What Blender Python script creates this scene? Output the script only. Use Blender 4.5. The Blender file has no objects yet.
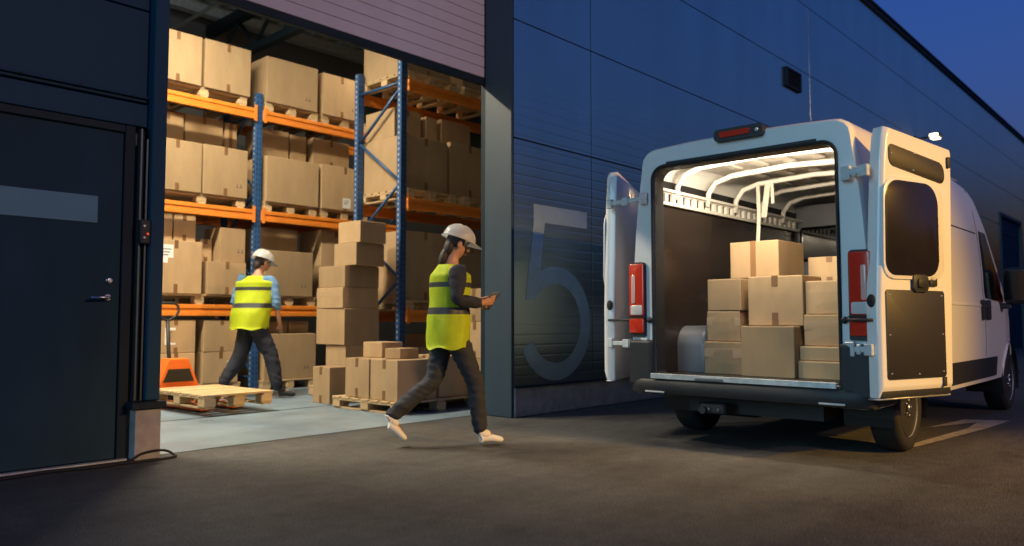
import bpy, bmesh, math, random
from mathutils import Vector, Matrix, noise
random.seed(7)
R = math.radians
scn = bpy.context.scene
col = scn.collection

# ------------------------------------------------------------------ materials
def nodes(name):
    m = bpy.data.materials.new(name); m.use_nodes = True
    nt = m.node_tree
    return m, nt, nt.nodes['Principled BSDF']

def mat(name, c, rough=.5, metal=0., var=0., scale=8., bump=0., bscale=60., spec=.5, coat=0., objvar=0., stretch=(1, 1, 1), rvar=0.):
    """principled material with procedural colour variation, roughness variation and bump"""
    m, nt, b = nodes(name)
    L = nt.links.new
    b.inputs['Roughness'].default_value = rough
    b.inputs['Metallic'].default_value = metal
    b.inputs['Specular IOR Level'].default_value = spec
    b.inputs['Coat Weight'].default_value = coat
    b.inputs['Base Color'].default_value = (*c, 1)
    tc = nt.nodes.new('ShaderNodeTexCoord')
    mp = nt.nodes.new('ShaderNodeMapping'); mp.inputs['Scale'].default_value = stretch
    L(tc.outputs['Object'], mp.inputs['Vector'])
    if var or objvar:
        n = nt.nodes.new('ShaderNodeTexNoise'); n.inputs['Scale'].default_value = scale; n.inputs['Detail'].default_value = 6
        n.inputs['Roughness'].default_value = .6
        L(mp.outputs['Vector'], n.inputs['Vector'])
        mr = nt.nodes.new('ShaderNodeMapRange')
        mr.inputs['From Min'].default_value = .3; mr.inputs['From Max'].default_value = .7
        mr.inputs['To Min'].default_value = 1 - var; mr.inputs['To Max'].default_value = 1 + var
        L(n.outputs['Fac'], mr.inputs['Value'])
        hsv = nt.nodes.new('ShaderNodeHueSaturation'); hsv.inputs['Color'].default_value = (*c, 1)
        val = mr.outputs['Result']
        if objvar:
            oi = nt.nodes.new('ShaderNodeObjectInfo')
            mr2 = nt.nodes.new('ShaderNodeMapRange'); mr2.inputs['To Min'].default_value = 1 - objvar; mr2.inputs['To Max'].default_value = 1 + objvar
            L(oi.outputs['Random'], mr2.inputs['Value'])
            mu = nt.nodes.new('ShaderNodeMath'); mu.operation = 'MULTIPLY'
            L(val, mu.inputs[0]); L(mr2.outputs['Result'], mu.inputs[1]); val = mu.outputs[0]
        L(val, hsv.inputs['Value']); L(hsv.outputs['Color'], b.inputs['Base Color'])
    if rvar:
        n3 = nt.nodes.new('ShaderNodeTexNoise'); n3.inputs['Scale'].default_value = scale * .7; n3.inputs['Detail'].default_value = 5
        L(mp.outputs['Vector'], n3.inputs['Vector'])
        mr3 = nt.nodes.new('ShaderNodeMapRange'); mr3.inputs['From Min'].default_value = .3; mr3.inputs['From Max'].default_value = .7
        mr3.inputs['To Min'].default_value = max(.03, rough - rvar); mr3.inputs['To Max'].default_value = min(1, rough + rvar)
        L(n3.outputs['Fac'], mr3.inputs['Value']); L(mr3.outputs['Result'], b.inputs['Roughness'])
    if bump:
        n2 = nt.nodes.new('ShaderNodeTexNoise'); n2.inputs['Scale'].default_value = bscale; n2.inputs['Detail'].default_value = 4
        L(mp.outputs['Vector'], n2.inputs['Vector'])
        bp = nt.nodes.new('ShaderNodeBump'); bp.inputs['Strength'].default_value = bump; bp.inputs['Distance'].default_value = .01
        L(n2.outputs['Fac'], bp.inputs['Height']); L(bp.outputs['Normal'], b.inputs['Normal'])
    return m

def cladding_mat(name, c, rough, pitch, metal=0., spec=.5, strength=.25, dirt=.15):
    """sheet-metal cladding with fine horizontal micro ribs"""
    m, nt, b = nodes(name); L = nt.links.new
    b.inputs['Roughness'].default_value = rough; b.inputs['Metallic'].default_value = metal
    b.inputs['Specular IOR Level'].default_value = spec
    tc = nt.nodes.new('ShaderNodeTexCoord')
    sp = nt.nodes.new('ShaderNodeSeparateXYZ'); L(tc.outputs['Object'], sp.inputs[0])
    mu = nt.nodes.new('ShaderNodeMath'); mu.operation = 'MULTIPLY'; mu.inputs[1].default_value = 1 / pitch
    L(sp.outputs['Z'], mu.inputs[0])
    fr = nt.nodes.new('ShaderNodeMath'); fr.operation = 'FRACT'; L(mu.outputs[0], fr.inputs[0])
    rp = nt.nodes.new('ShaderNodeValToRGB')
    e = rp.color_ramp.elements; e[0].position = 0; e[0].color = (0, 0, 0, 1); e[1].position = .14; e[1].color = (1, 1, 1, 1)
    x = e.new(.86); x.color = (1, 1, 1, 1); x = e.new(1.); x.color = (0, 0, 0, 1)
    L(fr.outputs[0], rp.inputs[0])
    bp = nt.nodes.new('ShaderNodeBump'); bp.inputs['Strength'].default_value = strength; bp.inputs['Distance'].default_value = .006
    L(rp.outputs['Color'], bp.inputs['Height']); L(bp.outputs['Normal'], b.inputs['Normal'])
    n = nt.nodes.new('ShaderNodeTexNoise'); n.inputs['Scale'].default_value = 1.1; n.inputs['Detail'].default_value = 7
    mp = nt.nodes.new('ShaderNodeMapping'); mp.inputs['Scale'].default_value = (1.6, 1.6, .35)
    L(tc.outputs['Object'], mp.inputs['Vector']); L(mp.outputs['Vector'], n.inputs['Vector'])
    mr = nt.nodes.new('ShaderNodeMapRange'); mr.inputs['From Min'].default_value = .3; mr.inputs['From Max'].default_value = .7
    mr.inputs['To Min'].default_value = 1 - dirt; mr.inputs['To Max'].default_value = 1 + dirt
    L(n.outputs['Fac'], mr.inputs['Value'])
    hsv = nt.nodes.new('ShaderNodeHueSaturation'); hsv.inputs['Color'].default_value = (*c, 1)
    L(mr.outputs['Result'], hsv.inputs['Value']); L(hsv.outputs['Color'], b.inputs['Base Color'])
    return m

def emit_mat(name, c, s):
    m, nt, b = nodes(name)
    b.inputs['Base Color'].default_value = (*c, 1)
    b.inputs['Emission Color'].default_value = (*c, 1); b.inputs['Emission Strength'].default_value = s
    return m

def asphalt_mat():
    m, nt, b = nodes('asphalt'); L = nt.links.new
    tc = nt.nodes.new('ShaderNodeTexCoord')
    def noise(scale, detail, rough=.6):
        n = nt.nodes.new('ShaderNodeTexNoise'); n.inputs['Scale'].default_value = scale; n.inputs['Detail'].default_value = detail
        n.inputs['Roughness'].default_value = rough
        L(tc.outputs['Object'], n.inputs['Vector']); return n
    fine = noise(105, 4, .72); mid = noise(9, 6); big = noise(.45, 5)
    vor = nt.nodes.new('ShaderNodeTexVoronoi'); vor.inputs['Scale'].default_value = 95
    L(tc.outputs['Object'], vor.inputs['Vector'])
    r1 = nt.nodes.new('ShaderNodeValToRGB'); e = r1.color_ramp.elements
    e[0].position = .36; e[0].color = (.013, .0135, .0145, 1); e[1].position = .64; e[1].color = (.135, .131, .126, 1)
    L(fine.outputs['Fac'], r1.inputs[0])
    r2 = nt.nodes.new('ShaderNodeMapRange'); r2.inputs['From Min'].default_value = .3; r2.inputs['From Max'].default_value = .7
    r2.inputs['To Min'].default_value = .62; r2.inputs['To Max'].default_value = 1.35
    L(big.outputs['Fac'], r2.inputs['Value'])
    r3 = nt.nodes.new('ShaderNodeMapRange'); r3.inputs['From Min'].default_value = .25; r3.inputs['From Max'].default_value = .75
    r3.inputs['To Min'].default_value = .75; r3.inputs['To Max'].default_value = 1.25
    L(mid.outputs['Fac'], r3.inputs['Value'])
    mu = nt.nodes.new('ShaderNodeMath'); mu.operation = 'MULTIPLY'; L(r2.outputs[0], mu.inputs[0]); L(r3.outputs[0], mu.inputs[1])
    # a few pale light stones
    r4 = nt.nodes.new('ShaderNodeMapRange'); r4.inputs['From Min'].default_value = .0; r4.inputs['From Max'].default_value = .18
    r4.inputs['To Min'].default_value = 1.6; r4.inputs['To Max'].default_value = 1.
    L(vor.outputs['Distance'], r4.inputs['Value'])
    mu2 = nt.nodes.new('ShaderNodeMath'); mu2.operation = 'MULTIPLY'; L(mu.outputs[0], mu2.inputs[0]); L(r4.outputs[0], mu2.inputs[1])
    # old oil stains and worn wheel tracks
    st = noise(1.3, 8, .7); r5 = nt.nodes.new('ShaderNodeMapRange'); r5.inputs['From Min'].default_value = .56; r5.inputs['From Max'].default_value = .70
    r5.inputs['To Min'].default_value = 1.; r5.inputs['To Max'].default_value = .62; L(st.outputs['Fac'], r5.inputs['Value'])
    mp = nt.nodes.new('ShaderNodeMapping'); mp.inputs['Scale'].default_value = (.22, 2.1, 1); L(tc.outputs['Object'], mp.inputs['Vector'])
    tr = nt.nodes.new('ShaderNodeTexNoise'); tr.inputs['Scale'].default_value = 1.; tr.inputs['Detail'].default_value = 4; L(mp.outputs['Vector'], tr.inputs['Vector'])
    r6 = nt.nodes.new('ShaderNodeMapRange'); r6.inputs['From Min'].default_value = .35; r6.inputs['From Max'].default_value = .65; r6.inputs['To Min'].default_value = .82; r6.inputs['To Max'].default_value = 1.16
    L(tr.outputs['Fac'], r6.inputs['Value'])
    m5 = nt.nodes.new('ShaderNodeMath'); m5.operation = 'MULTIPLY'; L(r5.outputs[0], m5.inputs[0]); L(r6.outputs[0], m5.inputs[1])
    m6 = nt.nodes.new('ShaderNodeMath'); m6.operation = 'MULTIPLY'; L(m5.outputs[0], m6.inputs[0]); L(mu2.outputs[0], m6.inputs[1]); mu2 = m6
    hsv = nt.nodes.new('ShaderNodeHueSaturation'); L(r1.outputs['Color'], hsv.inputs['Color']); L(mu2.outputs[0], hsv.inputs['Value'])
    L(hsv.outputs['Color'], b.inputs['Base Color'])
    b.inputs['Roughness'].default_value = .78; b.inputs['Specular IOR Level'].default_value = .35
    bp = nt.nodes.new('ShaderNodeBump'); bp.inputs['Strength'].default_value = .55; bp.inputs['Distance'].default_value = .012
    ad = nt.nodes.new('ShaderNodeMath'); ad.operation = 'ADD'; L(fine.outputs['Fac'], ad.inputs[0]); L(vor.outputs['Distance'], ad.inputs[1])
    L(ad.outputs[0], bp.inputs['Height']); L(bp.outputs['Normal'], b.inputs['Normal'])
    return m

M = {}
M['asphalt'] = asphalt_mat()
M['concrete_floor'] = mat('concrete_floor', (.155, .215, .275), .42, var=.22, scale=1.6, bump=.05, bscale=25, rvar=.15)
M['concrete'] = mat('concrete', (.36, .34, .33), .85, var=.22, scale=9, bump=.3, bscale=60)
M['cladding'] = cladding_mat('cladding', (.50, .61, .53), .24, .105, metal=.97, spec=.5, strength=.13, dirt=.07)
M['joint'] = mat('joint', (.016, .03, .05), .75, spec=.1)
M['hinge_metal'] = mat('hinge_metal', (.55, .60, .62), .4, .1, var=.15, scale=20)
M['reveal'] = mat('reveal', (.024, .046, .068), .5, var=.12, scale=2, stretch=(1, 1, .3))
M['dark_metal'] = mat('dark_metal', (.010, .021, .032), .6, spec=.2, var=.15, scale=3)
M['door_paint'] = mat('door_paint', (.019, .047, .070), .65, spec=.12, var=.18, scale=2.2, stretch=(1, 1, .4))
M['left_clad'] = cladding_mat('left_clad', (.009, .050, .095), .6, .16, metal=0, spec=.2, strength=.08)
M['shutter'] = cladding_mat('shutter', (.62, .55, .58), .5, 5., strength=.05, dirt=.08)
M['black'] = mat('black', (.008, .009, .011), .6)
M['black_plastic'] = mat('black_plastic', (.014, .016, .02), .55, var=.2, scale=20, bump=.06, bscale=180)
M['plate_grey'] = mat('plate_grey', (.13, .26, .34), .6, spec=.2, var=.08, scale=4)
M['steel'] = mat('steel', (.5, .52, .55), .3, 1.)
M['zinc'] = mat('zinc', (.55, .58, .6), .5, .8, var=.2, scale=15)
M['rail_metal'] = mat('rail_metal', (.10, .11, .115), .4, .7)
M['paint_white'] = mat('paint_white', (.47, .66, .72), .46, 1., var=.12, scale=3)
M['roadpaint'] = mat('roadpaint', (.34, .31, .27), .8, var=.35, scale=14, bump=.3, bscale=120)
M['cardboard'] = mat('cardboard', (.38, .262, .148), .82, var=.11, scale=5, bump=.05, bscale=160, spec=.25, objvar=.18, stretch=(1, 1, .35))
M['tape'] = mat('tape', (.19, .10, .045), .35, spec=.5, objvar=.1)
M['clear_tape'] = mat('clear_tape', (.44, .31, .19), .14, spec=.8, bump=.25, bscale=40)
M['paper'] = mat('paper', (.72, .73, .74), .8, var=.04)
M['ink'] = mat('ink', (.06, .06, .07), .8)
M['wood'] = mat('wood', (.50, .36, .20), .8, var=.25, scale=5, bump=.15, bscale=50, objvar=.12, stretch=(1, 6, 6))
M['rack_orange'] = mat('rack_orange', (.72, .22, .025), .42, var=.1, scale=6)
M['rack_blue'] = mat('rack_blue', (.02, .075, .20), .42, var=.12, scale=6)
M['jack_orange'] = mat('jack_orange', (.75, .16, .02), .4, var=.1, scale=6)
M['van_paint'] = mat('van_paint', (.74, .75, .75), .28, var=.03, scale=2, coat=.4, spec=.5)
M['van_inside'] = mat('van_inside', (.68, .66, .62), .5, var=.06, scale=5)
M['plywood'] = mat('plywood', (.022, .015, .0125), .34, var=.25, scale=3.2, stretch=(.5, 1, 2), bump=.05, bscale=80, rvar=.1)
M['grey_plastic'] = mat('grey_plastic', (.14, .155, .18), .38, var=.05)
M['rubber'] = mat('rubber', (.012, .012, .013), .75, bump=.1, bscale=90)
M['glass_dark'] = mat('glass_dark', (.006, .007, .009), .07, spec=.6)
M['door_glass'] = mat('door_glass', (.016, .013, .014), .22, spec=.5, var=.25, scale=3)
M['hardboard'] = mat('hardboard', (.018, .017, .019), .5, var=.15, scale=30)
M['red_lens'] = mat('red_lens', (.62, .032, .012), .2, coat=.5)
M['amber_lens'] = mat('amber_lens', (.85, .14, .05), .18, coat=.5)
M['pink_lens'] = mat('pink_lens', (.75, .42, .36), .12, coat=.6)
M['clear_lens'] = mat('clear_lens', (.62, .60, .58), .12, coat=.6)
M['skin'] = mat('skin', (.42, .22, .14), .5, var=.06, scale=20)
M['hair'] = mat('hair', (.018, .012, .009), .6, bump=.4, bscale=120)
M['vest'] = mat('vest', (.66, .80, .03), .7, var=.08, scale=8, bump=.35, bscale=14)
M['reflective'] = mat('reflective', (.42, .44, .46), .4, .3)
M['vest_band'] = mat('vest_band', (.09, .10, .12), .5, .2)
M['navy'] = mat('navy', (.016, .02, .034), .85, bump=.6, bscale=10)
M['trousers'] = mat('trousers', (.022, .026, .036), .85, bump=.6, bscale=9)
M['blue_shirt'] = mat('blue_shirt', (.10, .22, .42), .85, bump=.5, bscale=10)
M['helmet'] = mat('helmet', (.72, .74, .76), .3, coat=.3)
M['white_shoe'] = mat('white_shoe', (.72, .72, .70), .6)
M['shoe_black'] = mat('shoe_black', (.012, .012, .014), .6)
M['glove'] = mat('glove', (.42, .46, .5), .8)
M['deck'] = cladding_mat('deck', (.25, .33, .36), .5, 99., strength=0)
M['inner_wall'] = mat('inner_wall', (.10, .105, .11), .7, var=.1, scale=1.2)
M['lamp_glow'] = emit_mat('lamp_glow', (1., .80, .5), 9.)
M['tube_glow'] = emit_mat('tube_glow', (1., .86, .66), 12.)
M['led_red'] = emit_mat('led_red', (1., .08, .03), .7)
M['treeline_dark'] = mat('treeline_dark', (.02, .025, .018), .9, var=.3, scale=.3)

def upright_mat():
    """blue rack post with its columns of punched slots"""
    m, nt, b = nodes('rack_upright'); L = nt.links.new
    b.inputs['Roughness'].default_value = .42
    tc = nt.nodes.new('ShaderNodeTexCoord'); sp = nt.nodes.new('ShaderNodeSeparateXYZ'); L(tc.outputs['Object'], sp.inputs[0])
    def mth(op, a, b_=None):
        n = nt.nodes.new('ShaderNodeMath'); n.operation = op
        for i, v in enumerate((a, b_)):
            if v is None: continue
            if isinstance(v, float): n.inputs[i].default_value = v
            else: L(v, n.inputs[i])
        return n.outputs[0]
    ax = mth('ABSOLUTE', sp.outputs['X'])
    zz = mth('LESS_THAN', mth('FRACT', mth('MULTIPLY', sp.outputs['Z'], 13.33)), .42)
    front = mth('MULTIPLY', mth('LESS_THAN', mth('ABSOLUTE', mth('SUBTRACT', ax, .025)), .008), mth('LESS_THAN', sp.outputs['Y'], .006))
    side = mth('MULTIPLY', mth('LESS_THAN', mth('ABSOLUTE', mth('SUBTRACT', sp.outputs['Y'], .05)), .011), mth('GREATER_THAN', ax, .045))
    fac = mth('MULTIPLY', zz, front); fac2 = mth('MULTIPLY', zz, side)
    n = nt.nodes.new('ShaderNodeTexNoise'); n.inputs['Scale'].default_value = 6
    L(tc.outputs['Object'], n.inputs['Vector'])
    rp = nt.nodes.new('ShaderNodeValToRGB'); e = rp.color_ramp.elements; e[0].position = .3; e[0].color = (.017, .065, .18, 1); e[1].position = .7; e[1].color = (.024, .088, .235, 1)
    L(n.outputs['Fac'], rp.inputs[0])
    def mix(f, a, c):
        x = nt.nodes.new('ShaderNodeMixRGB'); L(f, x.inputs[0]); L(a, x.inputs[1]); x.inputs[2].default_value = (*c, 1); return x.outputs[0]
    L(mix(fac2, mix(fac, rp.outputs[0], (.004, .006, .012)), (.45, .45, .42)), b.inputs['Base Color'])  # side slots coloured pale as if light shines through them
    return m
M['rack_upright'] = upright_mat()

# ------------------------------------------------------------------ mesh helpers
def newbm(): return bmesh.new()

def bx(bm, x0, x1, y0, y1, z0, z1, bev=0., mi=0, seg=1, mtx=None):
    vs = [bm.verts.new(p) for p in ((x0, y0, z0), (x1, y0, z0), (x1, y1, z0), (x0, y1, z0), (x0, y0, z1), (x1, y0, z1), (x1, y1, z1), (x0, y1, z1))]
    fs = [bm.faces.new([vs[i] for i in q]) for q in ((0, 3, 2, 1), (4, 5, 6, 7), (0, 1, 5, 4), (1, 2, 6, 5), (2, 3, 7, 6), (3, 0, 4, 7))]
    for f in fs: f.material_index = mi
    if mtx is not None:
        for v in vs: v.co = mtx @ v.co
    if bev:
        es = list({e for f in fs for e in f.edges})
        r = bmesh.ops.bevel(bm, geom=es, offset=bev, segments=seg, affect='EDGES', profile=.5)
        for f in r['faces']: f.material_index = mi
    return fs

def tube(bm, pts, r, n=8, closed=False, cap=True, mi=0):
    pts = [Vector(p) for p in pts]
    rs = r if isinstance(r, (list, tuple)) else [r] * len(pts)
    rings = []
    N = len(pts)
    up = None
    for i, p in enumerate(pts):
        if closed: d = pts[(i + 1) % N] - pts[i - 1]
        else: d = (pts[min(i + 1, N - 1)] - pts[max(i - 1, 0)])
        d.normalize()
        if up is None:
            a = Vector((0, 0, 1)) if abs(d.z) < .9 else Vector((1, 0, 0))
        else: a = up
        s = d.cross(a).normalized(); u = s.cross(d).normalized(); up = u
        rings.append([bm.verts.new(p + (s * math.cos(2 * math.pi * k / n) + u * math.sin(2 * math.pi * k / n)) * rs[i]) for k in range(n)])
    m = N if closed else N - 1
    for i in range(m):
        A, B = rings[i], rings[(i + 1) % N]
        for k in range(n):
            f = bm.faces.new((A[k], A[(k + 1) % n], B[(k + 1) % n], B[k])); f.smooth = True; f.material_index = mi
    if cap and not closed:
        f = bm.faces.new(rings[0][::-1]); f.material_index = mi
        f = bm.faces.new(rings[-1]); f.material_index = mi

def lathe(bm, prof, axis='Y', n=32, c=(0, 0, 0), mi=0, smooth=True):
    """prof = [(radius, offset along axis)]"""
    rings = []
    for (r, h) in prof:
        ring = []
        for k in range(n):
            a = 2 * math.pi * k / n
            u, v = r * math.cos(a), r * math.sin(a)
            p = {'Y': (u, h, v), 'X': (h, u, v), 'Z': (u, v, h)}[axis]
            ring.append(bm.verts.new(Vector(p) + Vector(c)))
        rings.append(ring)
    for A, B in zip(rings, rings[1:]):
        for k in range(n):
            f = bm.faces.new((A[k], A[(k + 1) % n], B[(k + 1) % n], B[k])); f.smooth = smooth; f.material_index = mi
    f = bm.faces.new(rings[0][::-1]); f.material_index = mi
    f = bm.faces.new(rings[-1]); f.material_index = mi

def extrude_poly(bm, poly, h0, h1, fn, bev=0., mi=0):
    """poly of (a,b); fn(a,b,h)->xyz"""
    A = [bm.verts.new(fn(a, b, h0)) for a, b in poly]; B = [bm.verts.new(fn(a, b, h1)) for a, b in poly]
    n = len(poly); fs = []
    fs.append(bm.faces.new(A[::-1])); fs.append(bm.faces.new(B))
    for i in range(n): fs.append(bm.faces.new((A[i], A[(i + 1) % n], B[(i + 1) % n], B[i])))
    for f in fs: f.material_index = mi
    if bev:
        es = [e for e in fs[1].edges]
        bmesh.ops.bevel(bm, geom=es, offset=bev, segments=2, affect='EDGES', profile=.5)

def rrect(a0, a1, b0, b1, r, n=5):
    """rounded rectangle polygon"""
    out = []
    rs = r if isinstance(r, (list, tuple)) else (r,) * 4   # (a1,b1),(a0,b1),(a0,b0),(a1,b0)
    for (ca, cb, st, rr) in ((a1, b1, 0, rs[0]), (a0, b1, 90, rs[1]), (a0, b0, 180, rs[2]), (a1, b0, 270, rs[3])):
        cx = ca - rr if ca == a1 else ca + rr
        cy = cb - rr if cb == b1 else cb + rr
        for k in range(n + 1):
            t = R(st + 90 * k / n)
            out.append((cx + rr * math.cos(t), cy + rr * math.sin(t)))
    return out

def obj(name, bm, mats, parent=None, loc=(0, 0, 0), rotz=0., smooth=False, kind=None):
    bmesh.ops.recalc_face_normals(bm, faces=bm.faces)
    me = bpy.data.meshes.new(name); bm.to_mesh(me); bm.free()
    for m in (mats if isinstance(mats, (list, tuple)) else [mats]): me.materials.append(m)
    if smooth:
        for p in me.polygons: p.use_smooth = True
    o = bpy.data.objects.new(name, me); col.objects.link(o)
    o.location = loc; o.rotation_euler = (0, 0, rotz)
    if parent: o.parent = parent
    if kind: o['kind'] = kind
    return o

def smooth_angle(o, deg=35):
    me = o.data
    for p in me.polygons: p.use_smooth = True
    bm = bmesh.new(); bm.from_mesh(me)
    for e in bm.edges:
        if len(e.link_faces) == 2 and e.calc_face_angle(0) > R(deg): e.smooth = False
    bm.to_mesh(me); bm.free()
    return o

def tag(o, label, cat, group=None):
    o['label'] = label; o['category'] = cat
    if group: o['group'] = group
    return o

def empty(name, loc=(0, 0, 0), rotz=0.):
    e = bpy.data.objects.new(name, None); col.objects.link(e)
    e.location = loc; e.rotation_euler = (0, 0, rotz); e.empty_display_size = .1
    return e

def copy_tree(o, parent=None):
    c = o.copy(); col.objects.link(c)
    if parent: c.parent = parent
    for ch in list(o.children): copy_tree(ch, c)
    return c

# ------------------------------------------------------------------ ground
bm = newbm()
S = 300
vs = [bm.verts.new(p) for p in ((-S, -S, 0), (S, -S, 0), (S, S, 0), (-S, S, 0))]; bm.faces.new(vs)
obj('asphalt_ground', bm, M['asphalt'], kind='structure')

YF, YL = 5.406, 5.85          # facade planes right and left of the doorway
# interior concrete floor
bm = newbm()
vs = [bm.verts.new(p) for p in ((.0, 5.88, .004), (26, 5.88, .004), (26, 13.2, .004), (.0, 13.2, .004))]; bm.faces.new(vs)
obj('warehouse_floor', bm, M['concrete_floor'], kind='structure')
# dark expansion joint in the concrete
bm = newbm()
for (a, b_) in (((2.6, 7.75), (6.6, 7.75)), ):
    vs = [bm.verts.new(p) for p in ((a[0], a[1] - .012, .008), (b_[0], b_[1] - .012, .008), (b_[0], b_[1] + .012, .008), (a[0], a[1] + .012, .008))]; bm.faces.new(vs)
obj('floor_joint', bm, M['dark_metal'], kind='structure')
# painted parking lines beside the van
bm = newbm()
for q in (((6.62, 1.93), (6.74, 1.84), (8.42, 1.655), (8.18, 1.80)), ((7.99, 2.09), (8.9, 1.98), (9.1, 1.62), (8.44, 1.66), (8.22, 1.80), (8.75, 1.83))):
    bm.faces.new([bm.verts.new((x, y, .004)) for x, y in q])
obj('painted_line', bm, M['roadpaint'], kind='structure')

# treeline stand-in added unseen behind the camera so the lower cladding mirrors dark
bm = newbm()
prev = None
N = 90
for i in range(N):
    a = R(-172 + 164 * i / (N - 1))
    d = 62
    h = 14 + 2.2 * math.sin(i * .63) + 1.5 * math.sin(i * 1.7 + 1) + random.uniform(-.5, .5)
    base = Vector((8 + d * math.cos(a), d * math.sin(a), -.2)); top = Vector((8 + (d + 14) * math.cos(a), (d + 14) * math.sin(a), h)); bk = Vector((8 + (d + 40) * math.cos(a), (d + 40) * math.sin(a), -.2))
    ring = [bm.verts.new(base), bm.verts.new(top), bm.verts.new(bk)]
    if prev:
        bm.faces.new((prev[0], ring[0], ring[1], prev[1])); bm.faces.new((prev[1], ring[1], ring[2], prev[2]))
    prev = ring
obj('treeline_stand_in', bm, M['treeline_dark'], smooth=True, kind='structure')

# ------------------------------------------------------------------ warehouse
W = tag(empty('warehouse_building', (0, 0, 0)), 'long dark blue metal clad warehouse with open lit doorway and large painted 5', 'warehouse')
ZT = 7.73
SEAMS_Z = [.305, 2.905, 4.17, 5.435, 6.70, ZT]
XS = [5.97, 7.30, 13.94, 20.6, 27.3, 34.0, 40.7, 47.4, 54.1, 60.8, 67.5]
bm = newbm()
for i in range(len(XS) - 1):
    for k in range(len(SEAMS_Z) - 1):
        x0, x1 = XS[i] + .007, XS[i + 1] - .007
        if i == 0: x0 = 5.952
        z0, z1 = SEAMS_Z[k] + (.003 if k == 0 else .0065), SEAMS_Z[k + 1] - .0065
        if k == 0: z1 -= .004
        if i == 4 and k < 2:                       # around the far goods door (30.0-33.6 wide, 4.6 high)
            bx(bm, x0, 30.0, YF, YF + .1, z0, z1, .004)
            bx(bm, 33.6, x1, YF, YF + .1, z0, z1, .004)
        elif i == 4 and k == 2:
            bx(bm, x0, 30.0, YF, YF + .1, z0, z1, .004); bx(bm, 33.6, x1, YF, YF + .1, z0, z1, .004)
            bx(bm, 30.001, 33.599, YF, YF + .1, 4.6, z1, .004)
        else: bx(bm, x0, x1, YF, YF + .1, z0, z1, .0015)
obj('cladding_panels', bm, M['cladding'], W)
for i in range(len(XS) - 1):          # folded joint strips that close the gaps between the panels
    bm = newbm(); x0 = XS[i + 1]; bx(bm, x0 - .0065, x0 + .0065, YF + .014, YF + .10, .31, ZT - .01); obj('joint_strip', bm, M['joint'], W)
    for k in range(1, len(SEAMS_Z) - 1):
        if i == 4 and k < 3: continue
        bm = newbm(); bx(bm, XS[i] + .013, XS[i + 1] - .013, YF + .010, YF + .10, SEAMS_Z[k] - .006, SEAMS_Z[k] + .006); obj('joint_strip', bm, M['joint'], W)
bm = newbm()
bx(bm, 6.0, 68, YF + .106, YF + .46, .004, ZT - .01)                   # wall core behind the panels
bx(bm, -14, 68, 13.2, 13.4, 0.001, ZT - .02)                           # back wall
bx(bm, 26, 26.2, 5.9, 13.19, .001, 6.5)
bx(bm, -14.2, -14, 5.9, 13.19, .001, ZT - .02)
bx(bm, .2, .4, 5.99, 13.18, .001, 6.45)                               # partition left of the bay
obj('wall_core', bm, M['inner_wall'], W)
bm = newbm()
bx(bm, 5.93, 68, YF - .045, YF + .45, ZT + .001, ZT + .10, .01)
bx(bm, 5.93, 68, YF - .075, YF + .45, ZT + .102, ZT + .16, .01)
obj('roof_trim', bm, M['dark_metal'], W)
bm = newbm()
bx(bm, 5.99, 29.9, YF + .012, YF + .1, .002, .300, .006)
bx(bm, 33.7, 67.5, YF + .012, YF + .1, .002, .300, .006)
obj('plinth', bm, M['concrete'], W)
bm = newbm(); bx(bm, 5.955, 5.985, YF - .008, YF + .08, .003, .30, .004)
obj('plinth_edge', bm, M['zinc'], W)
bm = newbm(); bx(bm, 5.97, 29.9, YF - .03, YF + .02, .302, .322, .004)
obj('drip_ledge', bm, M['dark_metal'], W)
bm = newbm(); bx(bm, 5.915, 5.95, YF + .002, 5.795, .003, ZT - .003, .006)
obj('door_reveal', bm, M['reveal'], W)
bm = newbm(); bx(bm, 5.93, 5.995, 5.80, 5.87, .004, 5.2, .004)
obj('shutter_guide', bm, M['dark_metal'], W)

# number 5
bm = newbm()
def five(bm):
    w = .19; cx, cz, r = 6.635, .965, .525
    path = [(7.19, 2.06), (6.335, 2.06)]
    def strip(pts, w):
        Lp, Rp = [], []
        for i, p in enumerate(pts):
            p = Vector(p); a = Vector(pts[max(i - 1, 0)]); b = Vector(pts[min(i + 1, len(pts) - 1)])
            d = (b - a).normalized(); n = Vector((-d.y, d.x))
            Lp.append(p + n * w / 2); Rp.append(p - n * w / 2)
        for i in range(len(pts) - 1):
            f = bm.faces.new([bm.verts.new((q.x, YF - .0025, q.y)) for q in (Lp[i], Lp[i + 1], Rp[i + 1], Rp[i])])
    strip([(7.20, 2.145), (6.26, 2.145)], w)
    a0 = 142
    x0, z0 = cx + r * math.cos(R(a0)), cz + r * math.sin(R(a0))
    # tapered slanted stem
    f = bm.faces.new([bm.verts.new((x, YF - .0035, z)) for x, z in ((6.26, 2.051), (6.445, 2.051), (6.330, 1.235), (6.125, 1.205))])
    strip([(cx + r * math.cos(R(a)), cz + r * math.sin(R(a))) for a in range(a0, -157, -4)], w)
five(bm)
bmesh.ops.remove_doubles(bm, verts=bm.verts, dist=.0005)
obj('painted_number', bm, M['paint_white'], W)

# vent grille on the facade
bm = newbm()
for a in ((12.84, 12.89, 5.0, 5.34), (13.41, 13.46, 5.0, 5.34)): bx(bm, a[0], a[1], YF - .05, YF + .0, a[2], a[3], .004)
bx(bm, 12.891, 13.409, YF - .05, YF, 5.0, 5.04, .004); bx(bm, 12.891, 13.409, YF - .05, YF, 5.30, 5.34, .004)
v = obj('vent', bm, M['joint'], W)
bm = newbm(); bx(bm, 12.89, 13.41, YF - .012, YF - .003, 5.041, 5.299)
for k in range(5): bx(bm, 12.892, 13.408, YF - .04, YF - .013, 5.06 + .048 * k, 5.075 + .048 * k)
obj('louvre', bm, M['black'], v)

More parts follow.
